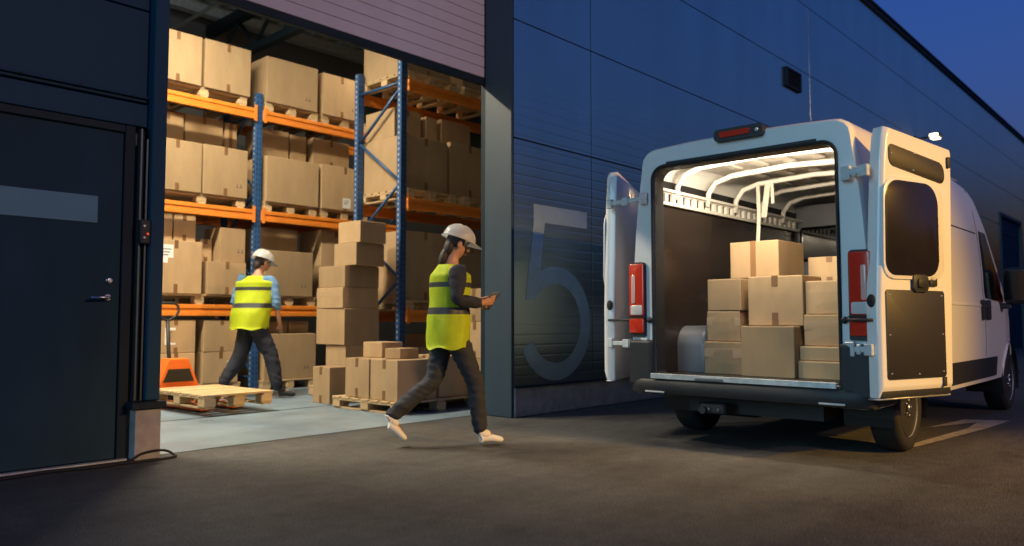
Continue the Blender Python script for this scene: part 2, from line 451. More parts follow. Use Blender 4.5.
# far goods door
bm = newbm(); bx(bm, 30.0, 30.12, YF - .03, YF + .1, .004, 4.6, .01); bx(bm, 33.48, 33.6, YF - .03, YF + .1, .004, 4.6, .01); bx(bm, 30.121, 33.479, YF - .03, YF + .1, 4.48, 4.598, .01)
gd = obj('goods_door', bm, M['reveal'], W)
bm = newbm()
for k in range(8): bx(bm, 30.125, 33.475, YF + .06, YF + .098, .01 + k * .558, .56 + k * .558, .006)
obj('door_leaf', bm, M['door_paint'], gd)

# left section: personnel door, cladding above, post
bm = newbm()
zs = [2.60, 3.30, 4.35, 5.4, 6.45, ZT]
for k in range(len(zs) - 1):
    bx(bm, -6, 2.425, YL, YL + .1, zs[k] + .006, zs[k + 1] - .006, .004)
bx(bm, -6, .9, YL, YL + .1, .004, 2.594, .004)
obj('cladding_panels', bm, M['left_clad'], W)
bm = newbm()
bx(bm, -14, 2.49, YL + .104, YL + .2, .004, ZT - .02)
bx(bm, 2.56, 5.9, YL + .15, YL + .3, 5.2, ZT - .02)
obj('wall_core', bm, M['inner_wall'], W)
bm = newbm(); bx(bm, .9, 2.425, YL - .012, YL + .09, 2.42, 2.588, .004)
bx(bm, -6, 2.42, YL - .028, YL - .002, 2.63, 2.645, .003)
obj('header_trim', bm, M['left_clad'], W)
for k in range(4):
    bm = newbm(); lathe(bm, [(.010, YL - .032), (.009, YL - .0285)], 'Y', 10, (1.2 + k * .36, 0, 2.637)); obj('trim_screw', bm, M['dark_metal'], W)
bm = newbm(); bx(bm, .985, 2.235, YL + .012, YL + .07, .02, 2.355, .004)
pd = obj('personnel_door', bm, M['door_paint'], W)
bm = newbm(); bx(bm, .9, .98, YL - .008, YL + .09, .006, 2.416, .004); bx(bm, 2.24, 2.31, YL - .008, YL + .09, .006, 2.416, .004); bx(bm, .981, 2.239, YL - .008, YL + .09, 2.36, 2.415, .004)
obj('door_frame', bm, M['dark_metal'], pd)
bm = newbm(); bx(bm, .99, 2.07, YL + .004, YL + .011, 1.685, 1.875, .002)
obj('sign_plate', bm, M['plate_grey'], pd)
bm = newbm()
lathe(bm, [(.026, YL + .011), (.026, YL + .003), (.02, YL + .0)], 'Y', 20, (2.155, 0, 1.16)); tube(bm, [(2.155, YL + .005, 1.16), (2.155, YL - .05, 1.16), (2.14, YL - .057, 1.16), (2.02, YL - .057, 1.155)], .0095, 10)
obj('handle', bm, M['steel'], pd)
bm = newbm(); lathe(bm, [(.027, YL + .011), (.026, YL + .0), (.012, YL - .003)], 'Y', 20, (2.165, 0, 1.28))
obj('lock', bm, M['steel'], pd)
bm = newbm(); bx(bm, .9, 2.3, YL - .05, YL + .0, .002, .018, .004)
obj('threshold', bm, M['zinc'], pd)

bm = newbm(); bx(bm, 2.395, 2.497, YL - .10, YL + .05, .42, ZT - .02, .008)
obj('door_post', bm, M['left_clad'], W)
bm = newbm(); bx(bm, 2.325, 2.508, YL - .105, YL - .001, .003, .36, .008, seg=2)
cb = obj('post_footing', bm, M['concrete'], W)
bm = newbm(); bx(bm, 2.29, 2.535, YL - .13, YL - .002, .362, .415, .006)
obj('footing_cap', bm, M['dark_metal'], cb)
bm = newbm()
for (a, b_, zz) in ((2.33, 2.345, 2.40), (2.372, 2.386, 2.33)):
    bx(bm, a, b_, YL - .055, YL - .001, .42, zz, .003)
obj('guide_rail', bm, M['rail_metal'], W)
bm = newbm(); bx(bm, 2.347, 2.370, YL - .02, YL - .001, .42, 2.36, .002); bx(bm, 2.3865, 2.394, YL - .05, YL - .001, .42, 2.40)
obj('rail_channel', bm, M['dark_metal'], W)
tb = empty('control_box', (2.355, YL - .075, 1.55))
tag(tb, 'small black door control box with red light on the post left of the doorway', 'control box')
bm = newbm(); bx(bm, -.045, .045, -.05, .018, 0, .22, .012, seg=2)
obj('casing', bm, M['black_plastic'], tb)
bm = newbm(); lathe(bm, [(.011, -.056), (.008, -.062)], 'Y', 12, (.018, 0, .09)); obj('red_light', bm, M['led_red'], tb); tb.scale = (.8, .8, .8)
bm = newbm(); lathe(bm, [(.012, -.052), (.010, -.06)], 'Y', 12, (-.012, 0, .16)); obj('push_button', bm, M['steel'], tb)
bm = newbm(); lathe(bm, [(.012, -.052), (.010, -.06)], 'Y', 12, (-.012, 0, .055)); obj('push_button', bm, M['steel'], tb)

# roller shutter (raised)
bm = newbm()
z = 3.615
while z < 5.2:
    bx(bm, 2.50, 5.925, 5.81, 5.86, z, z + .110, .005); z += .1135
sh = obj('roller_shutter', bm, M['shutter'], W)
bm = newbm(); bx(bm, 2.50, 5.925, 5.805, 5.865, 3.535, 3.610, .006)
obj('bottom_bar', bm, M['dark_metal'], sh)
# lintel pieces above
bm = newbm(); bx(bm, 2.50, 5.91, 5.875, 5.90, 4.9, ZT - .03)
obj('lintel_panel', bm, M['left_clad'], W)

# ceiling: trapezoid deck, purlins and trusses
bm = newbm()
x = .4
prof = []
while x < 26:
    prof += [(x, 6.42), (x + .12, 6.42), (x + .16, 6.52), (x + .28, 6.52)]; x += .32
vsA = [bm.verts.new((a, 5.6, b_)) for a, b_ in prof]; vsB = [bm.verts.new((a, 13.2, b_)) for a, b_ in prof]
for i in range(len(prof) - 1): bm.faces.new((vsA[i], vsA[i + 1], vsB[i + 1], vsB[i]))
bx(bm, -14, 68, YF + .47, 13.2, 6.6, 6.7)
obj('ceiling', bm, M['deck'], W)
for yy in (6.9, 8.4, 9.9, 11.4, 12.7):
    bm = newbm(); bx(bm, .41, 25.9, yy - .04, yy + .04, 6.22, 6.41); bx(bm, .41, 25.9, yy - .09, yy + .09, 6.20, 6.219)
    obj('purlin', bm, M['rack_blue'] if yy == 9.9 else M['zinc'], W)
for xx in (2.4, 6.4, 11.5, 17.):
    bm = newbm()
    bx(bm, xx - .08, xx + .08, 6.02, 13.1, 6.02, 6.18); bx(bm, xx - .06, xx + .06, 6.02, 13.1, 5.38, 5.50)
    k = 0; y = 6.1
    while y < 12.6:
        a, c = (5.5, 6.02) if k % 2 else (6.02, 5.5)
        tube(bm, [(xx, y, a), (xx, y + .6, c)], .035, 6); y += .6; k += 1
    obj('roof_truss', bm, M['dark_metal'], W)
bm = newbm()
for yy in (7.6, 9.2): bx(bm, .5, 25, yy - .12, yy + .12, 5.92, 6.0)
for xx in (3.2, 4.7, 5.6): tube(bm, [(xx, 6.1, 5.85), (xx, 13, 5.85)], .03, 8)
obj('service_duct', bm, M['zinc'], W)

# ceiling lamps (linear battens)
LAMPS = [(1.6, 8.35), (3.9, 8.4), (7.9, 9.7), (11.5, 9.7)]
def ceiling_lamp(x, y, lab):
    t = tag(empty('ceiling_lamp', (x, y, 5.62)), lab, 'ceiling lamp', 'ceiling lamps over the aisles')
    bm = newbm(); bx(bm, -.75, .75, -.11, .11, .03, .10, .01); tube(bm, [(-.5, 0, .1), (-.5, 0, .58)], .006, 6); tube(bm, [(.5, 0, .1), (.5, 0, .58)], .006, 6)
    obj('lamp_body', bm, M['zinc'], t)
    bm = newbm(); bx(bm, -.73, .73, -.09, .09, .006, .029, .004)
    obj('diffuser', bm, M['tube_glow'], t)
for i, (x, y) in enumerate(LAMPS):
    ld = bpy.data.lights.new('lamp_light', 'AREA'); ld.shape = 'RECTANGLE'; ld.size = 1.4; ld.size_y = .2
    ld.energy = [530, 290, 45, 20][i]; ld.color = (1., .835, .57)
    lo = bpy.data.objects.new('lamp_light', ld); col.objects.link(lo); lo.location = (x, y, 5.60)
for x, y in LAMPS[:2]:
    ld = bpy.data.lights.new('ceiling_fill', 'AREA'); ld.shape = 'RECTANGLE'; ld.size = 1.4; ld.size_y = .2; ld.energy = 210; ld.color = (.70, .92, 1.)  # added cool fill aimed upward to brighten the ceiling deck
    lo = bpy.data.objects.new('ceiling_fill', ld); col.objects.link(lo); lo.location = (x, y, 5.74); lo.rotation_euler = (math.pi, 0, 0)
ceiling_lamp(*LAMPS[0], 'long warm ceiling lamp nearest the doorway, hanging over the open aisle')

# wall lamp
wl = tag(empty('wall_lamp', (20.5, YF - .01, 5.36)), 'bright warm floodlight on the facade above the open right van door', 'wall lamp')
wl.scale = (.7, .9, .7)
bm = newbm(); bx(bm, -.06, .06, -.40, 0, .02, .08, .01); bx(bm, -.1, .1, -.02, .005, -.06, .16, .005); obj('bracket', bm, M['dark_metal'], wl)
bm = newbm(); bx(bm, -.20, .20, -.62, -.34, .0, .14, .03, seg=2); obj('lamp_housing', bm, M['dark_metal'], wl)
bm = newbm(); bx(bm, -.215, -.201, -.58, -.38, .02, .12, .004); bx(bm, -.17, .17, -.58, -.38, -.014, -.002, .004); obj('lamp_glass', bm, M['lamp_glow'], wl)
ld = bpy.data.lights.new('wall_lamp_light', 'POINT'); ld.energy = 22; ld.color = (1, .66, .3); ld.shadow_soft_size = .12
lo = bpy.data.objects.new('wall_lamp_light', ld); col.objects.link(lo); lo.location = (20.5, YF - .6, 5.2)

# cable on the ground by the footing
bm = newbm()
pts = [(1.0, 5.74, .014), (1.4, 5.70, .012), (1.75, 5.735, .012), (2.0, 5.69, .012), (2.25, 5.66, .012), (2.45, 5.64, .012), (2.58, 5.67, .012), (2.60, 5.73, .018), (2.55, 5.755, .05), (2.45, 5.735, .06), (2.36, 5.72, .05), (2.28, 5.70, .02), (2.1, 5.64, .012), (1.8, 5.70, .012), (1.5, 5.66, .012), (1.1, 5.69, .012)]
fine = []
P = [Vector(p) for p in pts]
for i in range(len(P) - 1):
    p0, p1, p2, p3 = P[max(i - 1, 0)], P[i], P[i + 1], P[min(i + 2, len(P) - 1)]
    for k in range(5):
        t = k / 5; fine.append(.5 * ((2 * p1) + (p2 - p0) * t + (2 * p0 - 5 * p1 + 4 * p2 - p3) * t * t + (3 * p1 - p0 - 3 * p2 + p3) * t ** 3))
tube(bm, fine, .009, 8)
tag(obj('power_cable', bm, M['rubber']), 'thin black cable lying along the ground and looped around the concrete footing', 'cable')

# ------------------------------------------------------------------ pallets, boxes, racks
def pallet(cx, cy, z, lx, ly, label, rotz=0., group='wooden pallets in the warehouse', h=.135):
    t = tag(empty('wooden_pallet', (cx, cy, z), rotz), label, 'pallet', group)
    bm = newbm()
    n = 7
    w = ly / (n + .9 * 0 + (n - 1) * .28)
    y = -ly / 2
    for k in range(n):
        bx(bm, -lx / 2, lx / 2, y, y + w, h - .022, h + random.uniform(-.0015, .001), .003); y += w * 1.28
    for xx in (-lx / 2 + .06, 0, lx / 2 - .06): bx(bm, xx - .055, xx + .055, -ly / 2 + .002, ly / 2 - .002, h - .042, h - .0225, .002)
    obj('deck', bm, M['wood'], t)
    for xx in (-lx / 2 + .072, 0, lx / 2 - .072):
        bm = newbm(); bx(bm, xx - .05, xx + .05, -ly / 2, ly / 2, .0, .02, .002); obj('skid', bm, M['wood'], t)
        for yy in (-ly / 2 + .072, 0, ly / 2 - .072):
            bm = newbm(); bx(bm, xx - .065, xx + .065, yy - .068, yy + .068, .0205, h - .0425, .004); obj('block', bm, M['wood'], t)
    return t

def cbox(x0, x1, y0, y1, z0, z1, label, group, face='Y', tape='short', paper=None, rot=None, seed=None, marks=False):
    """cardboard carton; face = the side that carries the tape ends"""
    cx, cy = (x0 + x1) / 2, (y0 + y1) / 2
    hx, hy, h = (x1 - x0) / 2, (y1 - y0) / 2, z1 - z0
    bm = newbm()
    g = .0025
    bx(bm, -hx, hx, -hy, hy, 0, h - g, .006, seg=2)
    # the two top flaps with their slit
    if face == 'Y':
        bx(bm, -hx + .004, -.0015, -hy + .003, hy - .003, h - g - .002, h, .001); bx(bm, .0015, hx - .004, -hy + .003, hy - .003, h - g - .002, h, .001)
    else:
        bx(bm, -hx + .003, hx - .003, -hy + .004, -.0015, h - g - .002, h, .001); bx(bm, -hx + .003, hx - .003, .0015, hy - .004, h - g - .002, h, .001)
    rz = rot if rot is not None else random.uniform(-.012, .012)
    # slightly bowed sides
    bmesh.ops.subdivide_edges(bm, edges=[e for e in bm.edges if e.calc_length() > .2], cuts=2, use_grid_fill=True)
    b1, b2 = random.uniform(-.004, .006), random.uniform(-.004, .006)
    for v in bm.verts:
        k = max(0, 1 - ((v.co.z - h / 2) / (h / 2)) ** 2)
        if abs(abs(v.co.y) - hy) < .003: v.co.y += math.copysign(b1 * k * max(0, 1 - (v.co.x / hx) ** 2), v.co.y)
        if abs(abs(v.co.x) - hx) < .003: v.co.x += math.copysign(b2 * k * max(0, 1 - (v.co.y / hy) ** 2), v.co.x)
    o = obj('cardboard_box', bm, M['cardboard'], None, (cx, cy, z0), rz)
    tag(o, label, 'box', group)
    e = .0022
    if tape:
        bm = newbm(); w = .026; L1 = min(.11, h * .22); dx = random.uniform(-.008, .008)
        def strip(a0, a1, zz0, zz1, sgn):
            if face == 'Y': bx(bm, a0, a1, sgn * hy - e, sgn * hy + e, zz0, zz1)
            else: bx(bm, sgn * hx - e, sgn * hx + e, a0, a1, zz0, zz1)
        if tape == 'short':
            strip(-w + dx, w + dx, h - L1, h + e, -1); strip(-w + dx, w + dx, .004, L1 * random.uniform(.9, 1.2), -1)
        elif tape == 'long':
            strip(-w + dx, w + dx, .004, h + e, -1)
        if tape in ('short', 'long'):
            if face == 'Y': bx(bm, -w + dx, w + dx, -hy, hy, h - .001, h + .0025)
            else: bx(bm, -hx, hx, -w + dx, w + dx, h - .001, h + .0025)
        if tape == 'band':
            strip(-hy if face == 'X' else -hx, hy if face == 'X' else hx, h * .52, h * .80, -1)
        if len(bm.verts): obj('tape', bm, M['clear_tape'] if tape == 'band' else M['tape'], o)
        else: bm.free()
    if paper:
        a, zc, pw, ph = paper
        bm = newbm()
        if face == 'Y':
            bx(bm, a - pw / 2, a + pw / 2, -hy - .004, -hy + .002, zc - ph / 2, zc + ph / 2)
            for k in range(3): bx(bm, a - pw * .35, a + pw * random.uniform(.0, .35), -hy - .0048, -hy - .0041, zc + ph * (.22 - .16 * k), zc + ph * (.27 - .16 * k), mi=1)
        else:
            bx(bm, -hx - .004, -hx + .002, a - pw / 2, a + pw / 2, zc - ph / 2, zc + ph / 2)
        obj('paper_label', bm, [M['paper'], M['ink']], o)
    if face == 'Y' and not paper and h > .4 and hx > .25 and random.random() < .3: marks = True
    if marks:   # small handling marks printed on the side
        bm = newbm()
        if face == 'Y':
            for k in range(2):
                a = hx * .62 + k * .055 - .03
                bx(bm, a - .018, a + .018, -hy - .0025, -hy + .001, .14, .15); bx(bm, a - .004, a + .004, -hy - .0025, -hy + .001, .15, .19)
        obj('print_mark', bm, M['ink'], o)
    return o

def upright(parent, x, y, h):
    bm = newbm()
    bx(bm, -.05, .05, 0, .012, .012, h, .002)
    bx(bm, -.05, -.04, .0125, .085, .012, h); bx(bm, .04, .05, .0125, .085, .012, h)
    bx(bm, -.075, .075, -.03, .11, .004, .0118)
    obj('upright', bm, M['rack_upright'], parent, (x, y, 0))

def beam(parent, x0, x1, y, zt, h=.155, front=True):
    bm = newbm()
    yy = y - .03
    # stepped box profile
    bx(bm, x0, x1, yy, yy + .05, zt - h, zt - h * .62, .006, seg=2)
    bx(bm, x0, x1, yy + .012, yy + .05, zt - h * .618, zt - h * .36, .004)
    bx(bm, x0, x1, yy, yy + .05, zt - h * .358, zt, .006, seg=2)
    o = obj('beam', bm, M['rack_orange'], parent)
    for xx in (x0, x1):
        bm = newbm(); bx(bm, xx - .05 * (xx == x1) - .0, xx + .05 * (xx == x0), yy - .006, yy - .0005, zt - h - .03, zt + .05, .002)
        obj('end_connector', bm, M['rack_orange'], o)

def brace(parent, x, ya, za, yb, zb):
    bm = newbm(); tube(bm, [(x, ya, za), (x, yb, zb)], .021, 8); obj('brace', bm, M['rack_blue'], parent)

def rack(xs, y0, depth, levels, h, label):
    t = tag(empty('pallet_rack', (0, 0, 0)), label, 'pallet rack', 'pallet racks in the warehouse')
    for x in xs:
        upright(t, x, y0, h); upright(t, x, y0 + depth - .085, h)
        z = .25; k = 0
        while z < h - .6:
            ya, yb = y0 + .09, y0 + depth - .09
            if k % 2: ya, yb = yb, ya
            brace(t, x, ya, z, yb, z + .62); z += .66; k += 1
        brace(t, x, y0 + .09, h - .3, y0 + depth - .09, h - .3); brace(t, x, y0 + .09, .18, y0 + depth - .09, .18)
    for a, b_ in zip(xs, xs[1:]):
        for zl in levels:
            beam(t, a + .051, b_ - .051, y0, zl); beam(t, a + .051, b_ - .051, y0 + depth - .02, zl)
    return t
YR = 10.2
rack([3.05, 5.755, 8.46], YR, 1.05, [1.21, 2.575, 4.04], 4.28, 'rear blue and orange pallet rack facing the doorway, full of brightly lit boxes')
rack([6.73, 9.45, 12.2], 8.13, 1.05, [1.13, 2.66, 4.29], 4.55, 'dark pallet rack on the right with blue end frame and red brown beams in shade')

GR = 'boxes on the rear rack'
PZ = .137
def shelf_pallet(x0, x1, zl, lab, y0=YR): return pallet((x0 + x1) / 2, y0 + .53, zl + .001, x1 - x0, 1.08, lab)
# top shelf
z = 4.04
shelf_pallet(4.28, 5.56, z, 'pallet on the top rear shelf left of the blue upright, under two tall boxes')
shelf_pallet(5.84, 6.74, z, 'pallet on the top rear shelf right of the blue upright with two dark fork openings')
shelf_pallet(6.80, 7.70, z, 'pallet on the top rear shelf next to the right rack, under the pale box')
b = z + PZ
cbox(4.20, 4.86, 10.16, 10.95, b, 4.85, 'tall box on the top rear shelf, partly cut by the blue door post', GR)
cbox(4.90, 5.58, 10.16, 10.95, b, 4.855, 'tall box on the top rear shelf just left of the blue upright', GR, rot=.01)
cbox(5.845, 6.70, 10.16, 11.1, b, 4.85, 'largest box on the top rear shelf, right of the blue upright, without tape', GR, tape=None)
cbox(6.80, 7.52, 10.16, 11.0, b, 4.83, 'palest brightly lit box on the top rear shelf beside the right rack', GR)
# middle shelf
z = 2.575; b = z + PZ
shelf_pallet(4.28, 5.56, z, 'pallet on the middle rear shelf left of the blue upright')
shelf_pallet(5.84, 6.74, z, 'pallet on the middle rear shelf right of the blue upright with open fork slots')
shelf_pallet(6.80, 7.70, z, 'pallet on the middle rear shelf under the box with the blue white label')
cbox(4.22, 4.89, 10.16, 11.1, b, 3.39, 'front box on the middle rear shelf beside the blue door post', GR)
cbox(4.91, 5.56, 10.16, 11.1, b, 3.395, 'front box on the middle rear shelf just left of the blue upright', GR)
cbox(5.86, 6.74, 10.16, 11.1, b, 3.385, 'widest untaped box on the middle rear shelf right of the blue upright', GR, tape=None)
cbox(6.80, 7.66, 10.16, 11.1, b, 3.40, 'box with small pale label low on its front on the middle rear shelf', GR, paper=(.03, .12, .15, .16))
cbox(4.42, 4.84, 10.62, 11.05, 3.397, 3.86, 'shaded box stacked at the back of the middle rear shelf, beside the door post', GR)
cbox(4.88, 5.44, 10.66, 11.06, 3.400, 3.90, 'shaded taped box stacked second row behind the middle rear shelf boxes', GR)
cbox(5.47, 5.655, 10.66, 11.06, 3.400, 3.88, 'narrow shaded upright box stacked close left of the blue upright', GR, tape='long')
cbox(5.95, 6.42, 10.50, 10.95, 3.392, 3.87, 'upper box on the middle rear shelf just right of the blue upright', GR, tape=None)
cbox(6.45, 6.73, 10.50, 10.95, 3.392, 3.85, 'narrow upper box on the middle rear shelf between two wider ones', GR, tape=None)
cbox(6.82, 7.5, 10.45, 11.0, 3.407, 3.86, 'upper box on the middle rear shelf next to the right rack, with long tape', GR, tape='long')
# lower shelf
z = 1.21; b = z + PZ
shelf_pallet(4.28, 5.56, z, 'pallet on the lowest orange beam left of the worker, under a labelled box')
shelf_pallet(5.84, 6.74, z, 'pallet on the lowest orange beam right of the worker in blue sleeves')
cbox(4.24, 4.93, 10.16, 11.0, b, 2.05, 'box with a white paper label on the lowest beam shelf beside the door post', GR, paper=(-.13, .52, .17, .24))
cbox(5.00, 5.57, 10.16, 11.0, b, 1.80, 'low box on the lowest beam shelf directly left of the worker', GR)
cbox(5.22, 5.60, 10.25, 10.7, 1.807, 2.29, 'upright box standing on the low box beside the blue upright', GR, tape=None, marks=True)
cbox(5.02, 5.19, 10.42, 10.75, 1.807, 2.12, 'smallest narrow box wedged on the low box left of the blue upright', GR)
cbox(4.62, 4.92, 10.35, 10.8, 2.057, 2.42, 'shaded box on top of the white labelled box, on its right end', GR)
cbox(4.27, 4.60, 10.35, 10.8, 2.057, 2.43, 'shaded box with long tape on top of the white labelled box, nearest the door post', GR, tape='long')
cbox(5.86, 6.66, 10.16, 11.0, b, 2.01, 'box on the lowest beam shelf right of the worker and his helmet', GR, tape=None, marks=True)
cbox(5.92, 6.55, 10.42, 10.9, 2.017, 2.37, 'long flat box lying on top of the box right of the worker', GR, tape=None)
cbox(6.90, 7.45, 10.3, 10.9, b, 2.40, 'tall box on the lowest beam shelf, half hidden by the floor stack of boxes', GR, tape='short')
shelf_pallet(6.85, 7.75, z, 'pallet on the lowest orange beam hidden behind the tall floor stack')
# floor level
pallet(4.93, YR + .55, .005, 1.24, 1.08, 'floor level pallet under the rear rack behind the orange pallet truck')
pallet(6.28, YR + .45, .005, .9, 1.08, 'floor level pallet under the rear rack at the right of the worker')
b = .005 + PZ
cbox(4.36, 4.88, 10.2, 10.9, b, .565, 'lower box on the floor pallet behind the orange pallet truck', GR)
cbox(4.36, 4.88, 10.2, 10.9, .568, 1.0, 'upper box with white label behind the pallet truck handle', GR, paper=(-.08, .22, .14, .22))
cbox(4.99, 5.50, 10.2, 10.9, b, .565, 'lower box with white paper label behind the legs of the worker', GR, paper=(.17, .2, .14, .2))
cbox(4.99, 5.50, 10.2, 10.9, .568, 1.0, 'upper box at floor level just below the orange beam, behind the worker', GR)
cbox(5.86, 6.72, 10.14, 11.0, b, .80, 'large box on the floor pallet right of the worker in the blue shirt', GR, marks=True, tape=None)
cbox(5.95, 6.36, 10.35, 10.8, .807, .985, 'flat box on the large floor box, left one under the orange beam', GR, tape=None)
cbox(6.39, 6.72, 10.35, 10.8, .807, .985, 'flat box on the large floor box, right one under the orange beam', GR, tape=None)

# right rack
GD = 'boxes on the dark right rack'
for zl, nm in ((4.29, 'top'), (2.66, 'middle'), (1.13, 'lowest')):
    pallet(7.25, 8.66, zl + .001, .92, 1.08, 'shaded pallet on the %s shelf of the dark right rack, at its blue frame' % nm)
    pallet(8.35, 8.66, zl + .001, 1.0, 1.08, 'shaded pallet on the %s shelf of the dark right rack, beside the door reveal' % nm)
b = 4.29 + PZ
cbox(6.81, 7.65, 8.2, 9.15, b, 5.05, 'box on the top of the dark right rack under the shutter, at the blue frame', GD)
cbox(7.9, 8.7, 8.2, 9.15, b, 5.0, 'shaded box on the top of the dark right rack near the shutter edge', GD)
b = 2.66 + PZ
cbox(6.80, 7.60, 8.2, 9.15, b, 3.55, 'shaded front box on the middle of the dark right rack, at the blue frame', GD)
cbox(7.66, 8.48, 8.2, 9.15, b, 3.58, 'shaded front box on the middle of the dark right rack beside the door reveal', GD)
cbox(6.82, 7.30, 8.45, 9.1, 3.557, 3.97, 'shaded upper box on the middle of the dark right rack, at the blue frame', GD)
cbox(7.40, 7.62, 8.45, 9.1, 3.59, 3.95, 'narrow shaded upper box on the dark right rack between wider ones', GD, tape=None)
cbox(7.7, 8.3, 8.45, 9.1, 3.587, 3.97, 'shaded upper box on the dark right rack by the door reveal', GD, tape=None)
b = 1.13 + PZ
cbox(6.81, 7.6, 8.2, 9.15, b, 2.22, 'shaded box on the lowest beam of the dark right rack, left of the helmeted walker', GD)
cbox(7.7, 8.5, 8.2, 9.15, b, 2.1, 'shaded box on the lowest beam of the dark right rack, behind the walker', GD)
pallet(7.3, 8.66, .005, 1.0, 1.08, 'floor pallet under the dark right rack behind the front stack')
cbox(6.84, 7.3, 8.2, 8.9, .005 + PZ, .62, 'small box at floor level under the dark right rack', GD)
cbox(7.35, 7.8, 8.2, 8.9, .005 + PZ, .80, 'taller box at floor level under the dark right rack', GD)

# floor stacks inside the doorway
GS = 'boxes stacked on the warehouse floor'
pallet(5.86, 6.98, .005, 1.24, 1.18, 'front pallet on the floor inside the doorway, carrying the low stack of boxes')
b = .005 + PZ
cbox(5.27, 5.82, 6.44, 6.90, b, .575, 'nearest box of the low floor stack, dark side toward the doorway', GS, 'X', rot=0)
cbox(5.27, 5.82, 6.93, 7.36, b, .575, 'low floor stack box left of the nearest one, beside the small carton', GS, 'X', rot=.008)
cbox(5.45, 5.72, 6.62, 6.88, .578, .69, 'flat carton lying on top of the nearest low stack box', GS, 'X', tape=None)
cbox(5.50, 5.80, 7.0, 7.34, .578, .75, 'small carton on the low floor stack left of the flat one', GS, 'X', tape=None)
cbox(5.86, 6.36, 6.44, 6.95, b, .60, 'dark sided box at the right end of the low floor stack', GS, 'X')
cbox(5.86, 6.36, 7.0, 7.5, b, .58, 'back box of the low floor stack, mostly hidden by the others', GS, 'X')
cbox(5.40, 5.72, 7.86, 8.20, .005, .44, 'small carton alone on the floor beside the left end of the front pallet', GS, 'X', rot=.02)
pallet(6.26, 8.6 - .12, .005, .84, 1.0, 'pallet under the tall column of boxes, behind the low stack')
cbox(5.92, 6.46, 8.18, 8.72, b, .40, 'bottom carton under the tall column of boxes', GS, 'X', tape='short')
cbox(5.92, 6.46, 8.27, 8.70, .403, .68, 'second carton from the floor in the tall column of boxes', GS, 'X', tape=None)
cbox(5.89, 6.45, 8.27, 8.88, .683, 1.15, 'largest carton of the tall column, below its middle', GS, 'X', tape=None, rot=.015)
cbox(5.88, 6.44, 8.28, 8.87, 1.153, 1.42, 'carton above the largest one in the tall column of boxes', GS, 'X', tape='band', rot=-.01)
cbox(5.90, 6.44, 8.27, 8.86, 1.423, 1.70, 'third carton from the top of the tall column of boxes', GS, 'X', tape=None)
cbox(5.96, 6.42, 8.14, 8.60, 1.703, 1.99, 'second carton from the top of the tall column, shifted toward the doorway', GS, 'X', tape=None, rot=.03)
cbox(5.98, 6.40, 8.08, 8.54, 1.993, 2.27, 'topmost carton of the tall column of boxes', GS, 'X', tape=None, rot=.02)
pallet(6.75, 6.40, .005, .9, .72, 'pallet against the door reveal behind the walking person')
for k, (za, zb) in enumerate(((b, .56), (.563, .98), (.983, 1.36))):
    cbox(6.32, 6.9, 6.1, 6.62, za, zb, ['bottom box of the stack by the door reveal behind the walker', 'middle box of the stack by the door reveal behind the walker', 'top box of the stack by the door reveal behind the walker'][k], GS, 'X')

# empty pallet on the pallet truck
PR = R(24)
pallet(4.19, 8.35, .085, .80, 1.2, 'empty pallet raised on the orange pallet truck in the doorway', R(1.5), h=.145)
# shadow gap forks + pallet truck
jt = tag(empty('pallet_truck', (4.18, 9.22, .004), R(-87)), 'orange hand pallet truck with black handle loop, forks under the empty pallet', 'pallet truck')
bm = newbm()
extrude_poly(bm, [(-.27, .16), (.27, .16), (.24, .24), (.12, .54), (-.12, .54), (-.24, .24)], -.10, .10, lambda a, b_, h: (h - .02, a, b_), .012)
o = obj('truck_body', bm, M['jack_orange'], jt)
bm = newbm(); extrude_poly(bm, [(-.19, .27), (.19, .27), (.13, .42), (-.13, .42)], -.006, .0, lambda a, b_, h: (h + .0865, a, b_)); obj('front_plate', bm, M['black'], o)
for s in (-1, 1):
    bm = newbm(); bx(bm, .083, 1.05, s * .19 - .075, s * .19 + .075, .020, .068, .01); obj('fork', bm, M['jack_orange'], jt)
    bm = newbm(); lathe(bm, [(.04, -.04), (.04, .04)], 'Y', 16, (.95, s * .19, .040)); obj('fork_roller', bm, M['black'], jt)
bm = newbm(); tube(bm, [(-.10, 0, .25), (-.18, 0, .62), (-.22, 0, .98)], .022, 10); obj('handle_shaft', bm, M['black'], jt)
bm = newbm()
lp = [(-.22, 0, .98), (-.222, .10, 1.04), (-.235, .14, 1.10), (-.25, .14, 1.17), (-.255, .10, 1.20), (-.258, -.10, 1.20), (-.25, -.14, 1.17), (-.235, -.14, 1.10), (-.222, -.10, 1.04)]
tube(bm, lp, .016, 8, closed=True); obj('handle_loop', bm, M['black'], jt)
for s in (-1, 1):
    bm = newbm(); lathe(bm, [(.085, -.03), (.09, -.022), (.09, .022), (.085, .03)], 'Y', 24, (-.14, s * .06, .09)); obj('steer_wheel', bm, M['black'], jt)

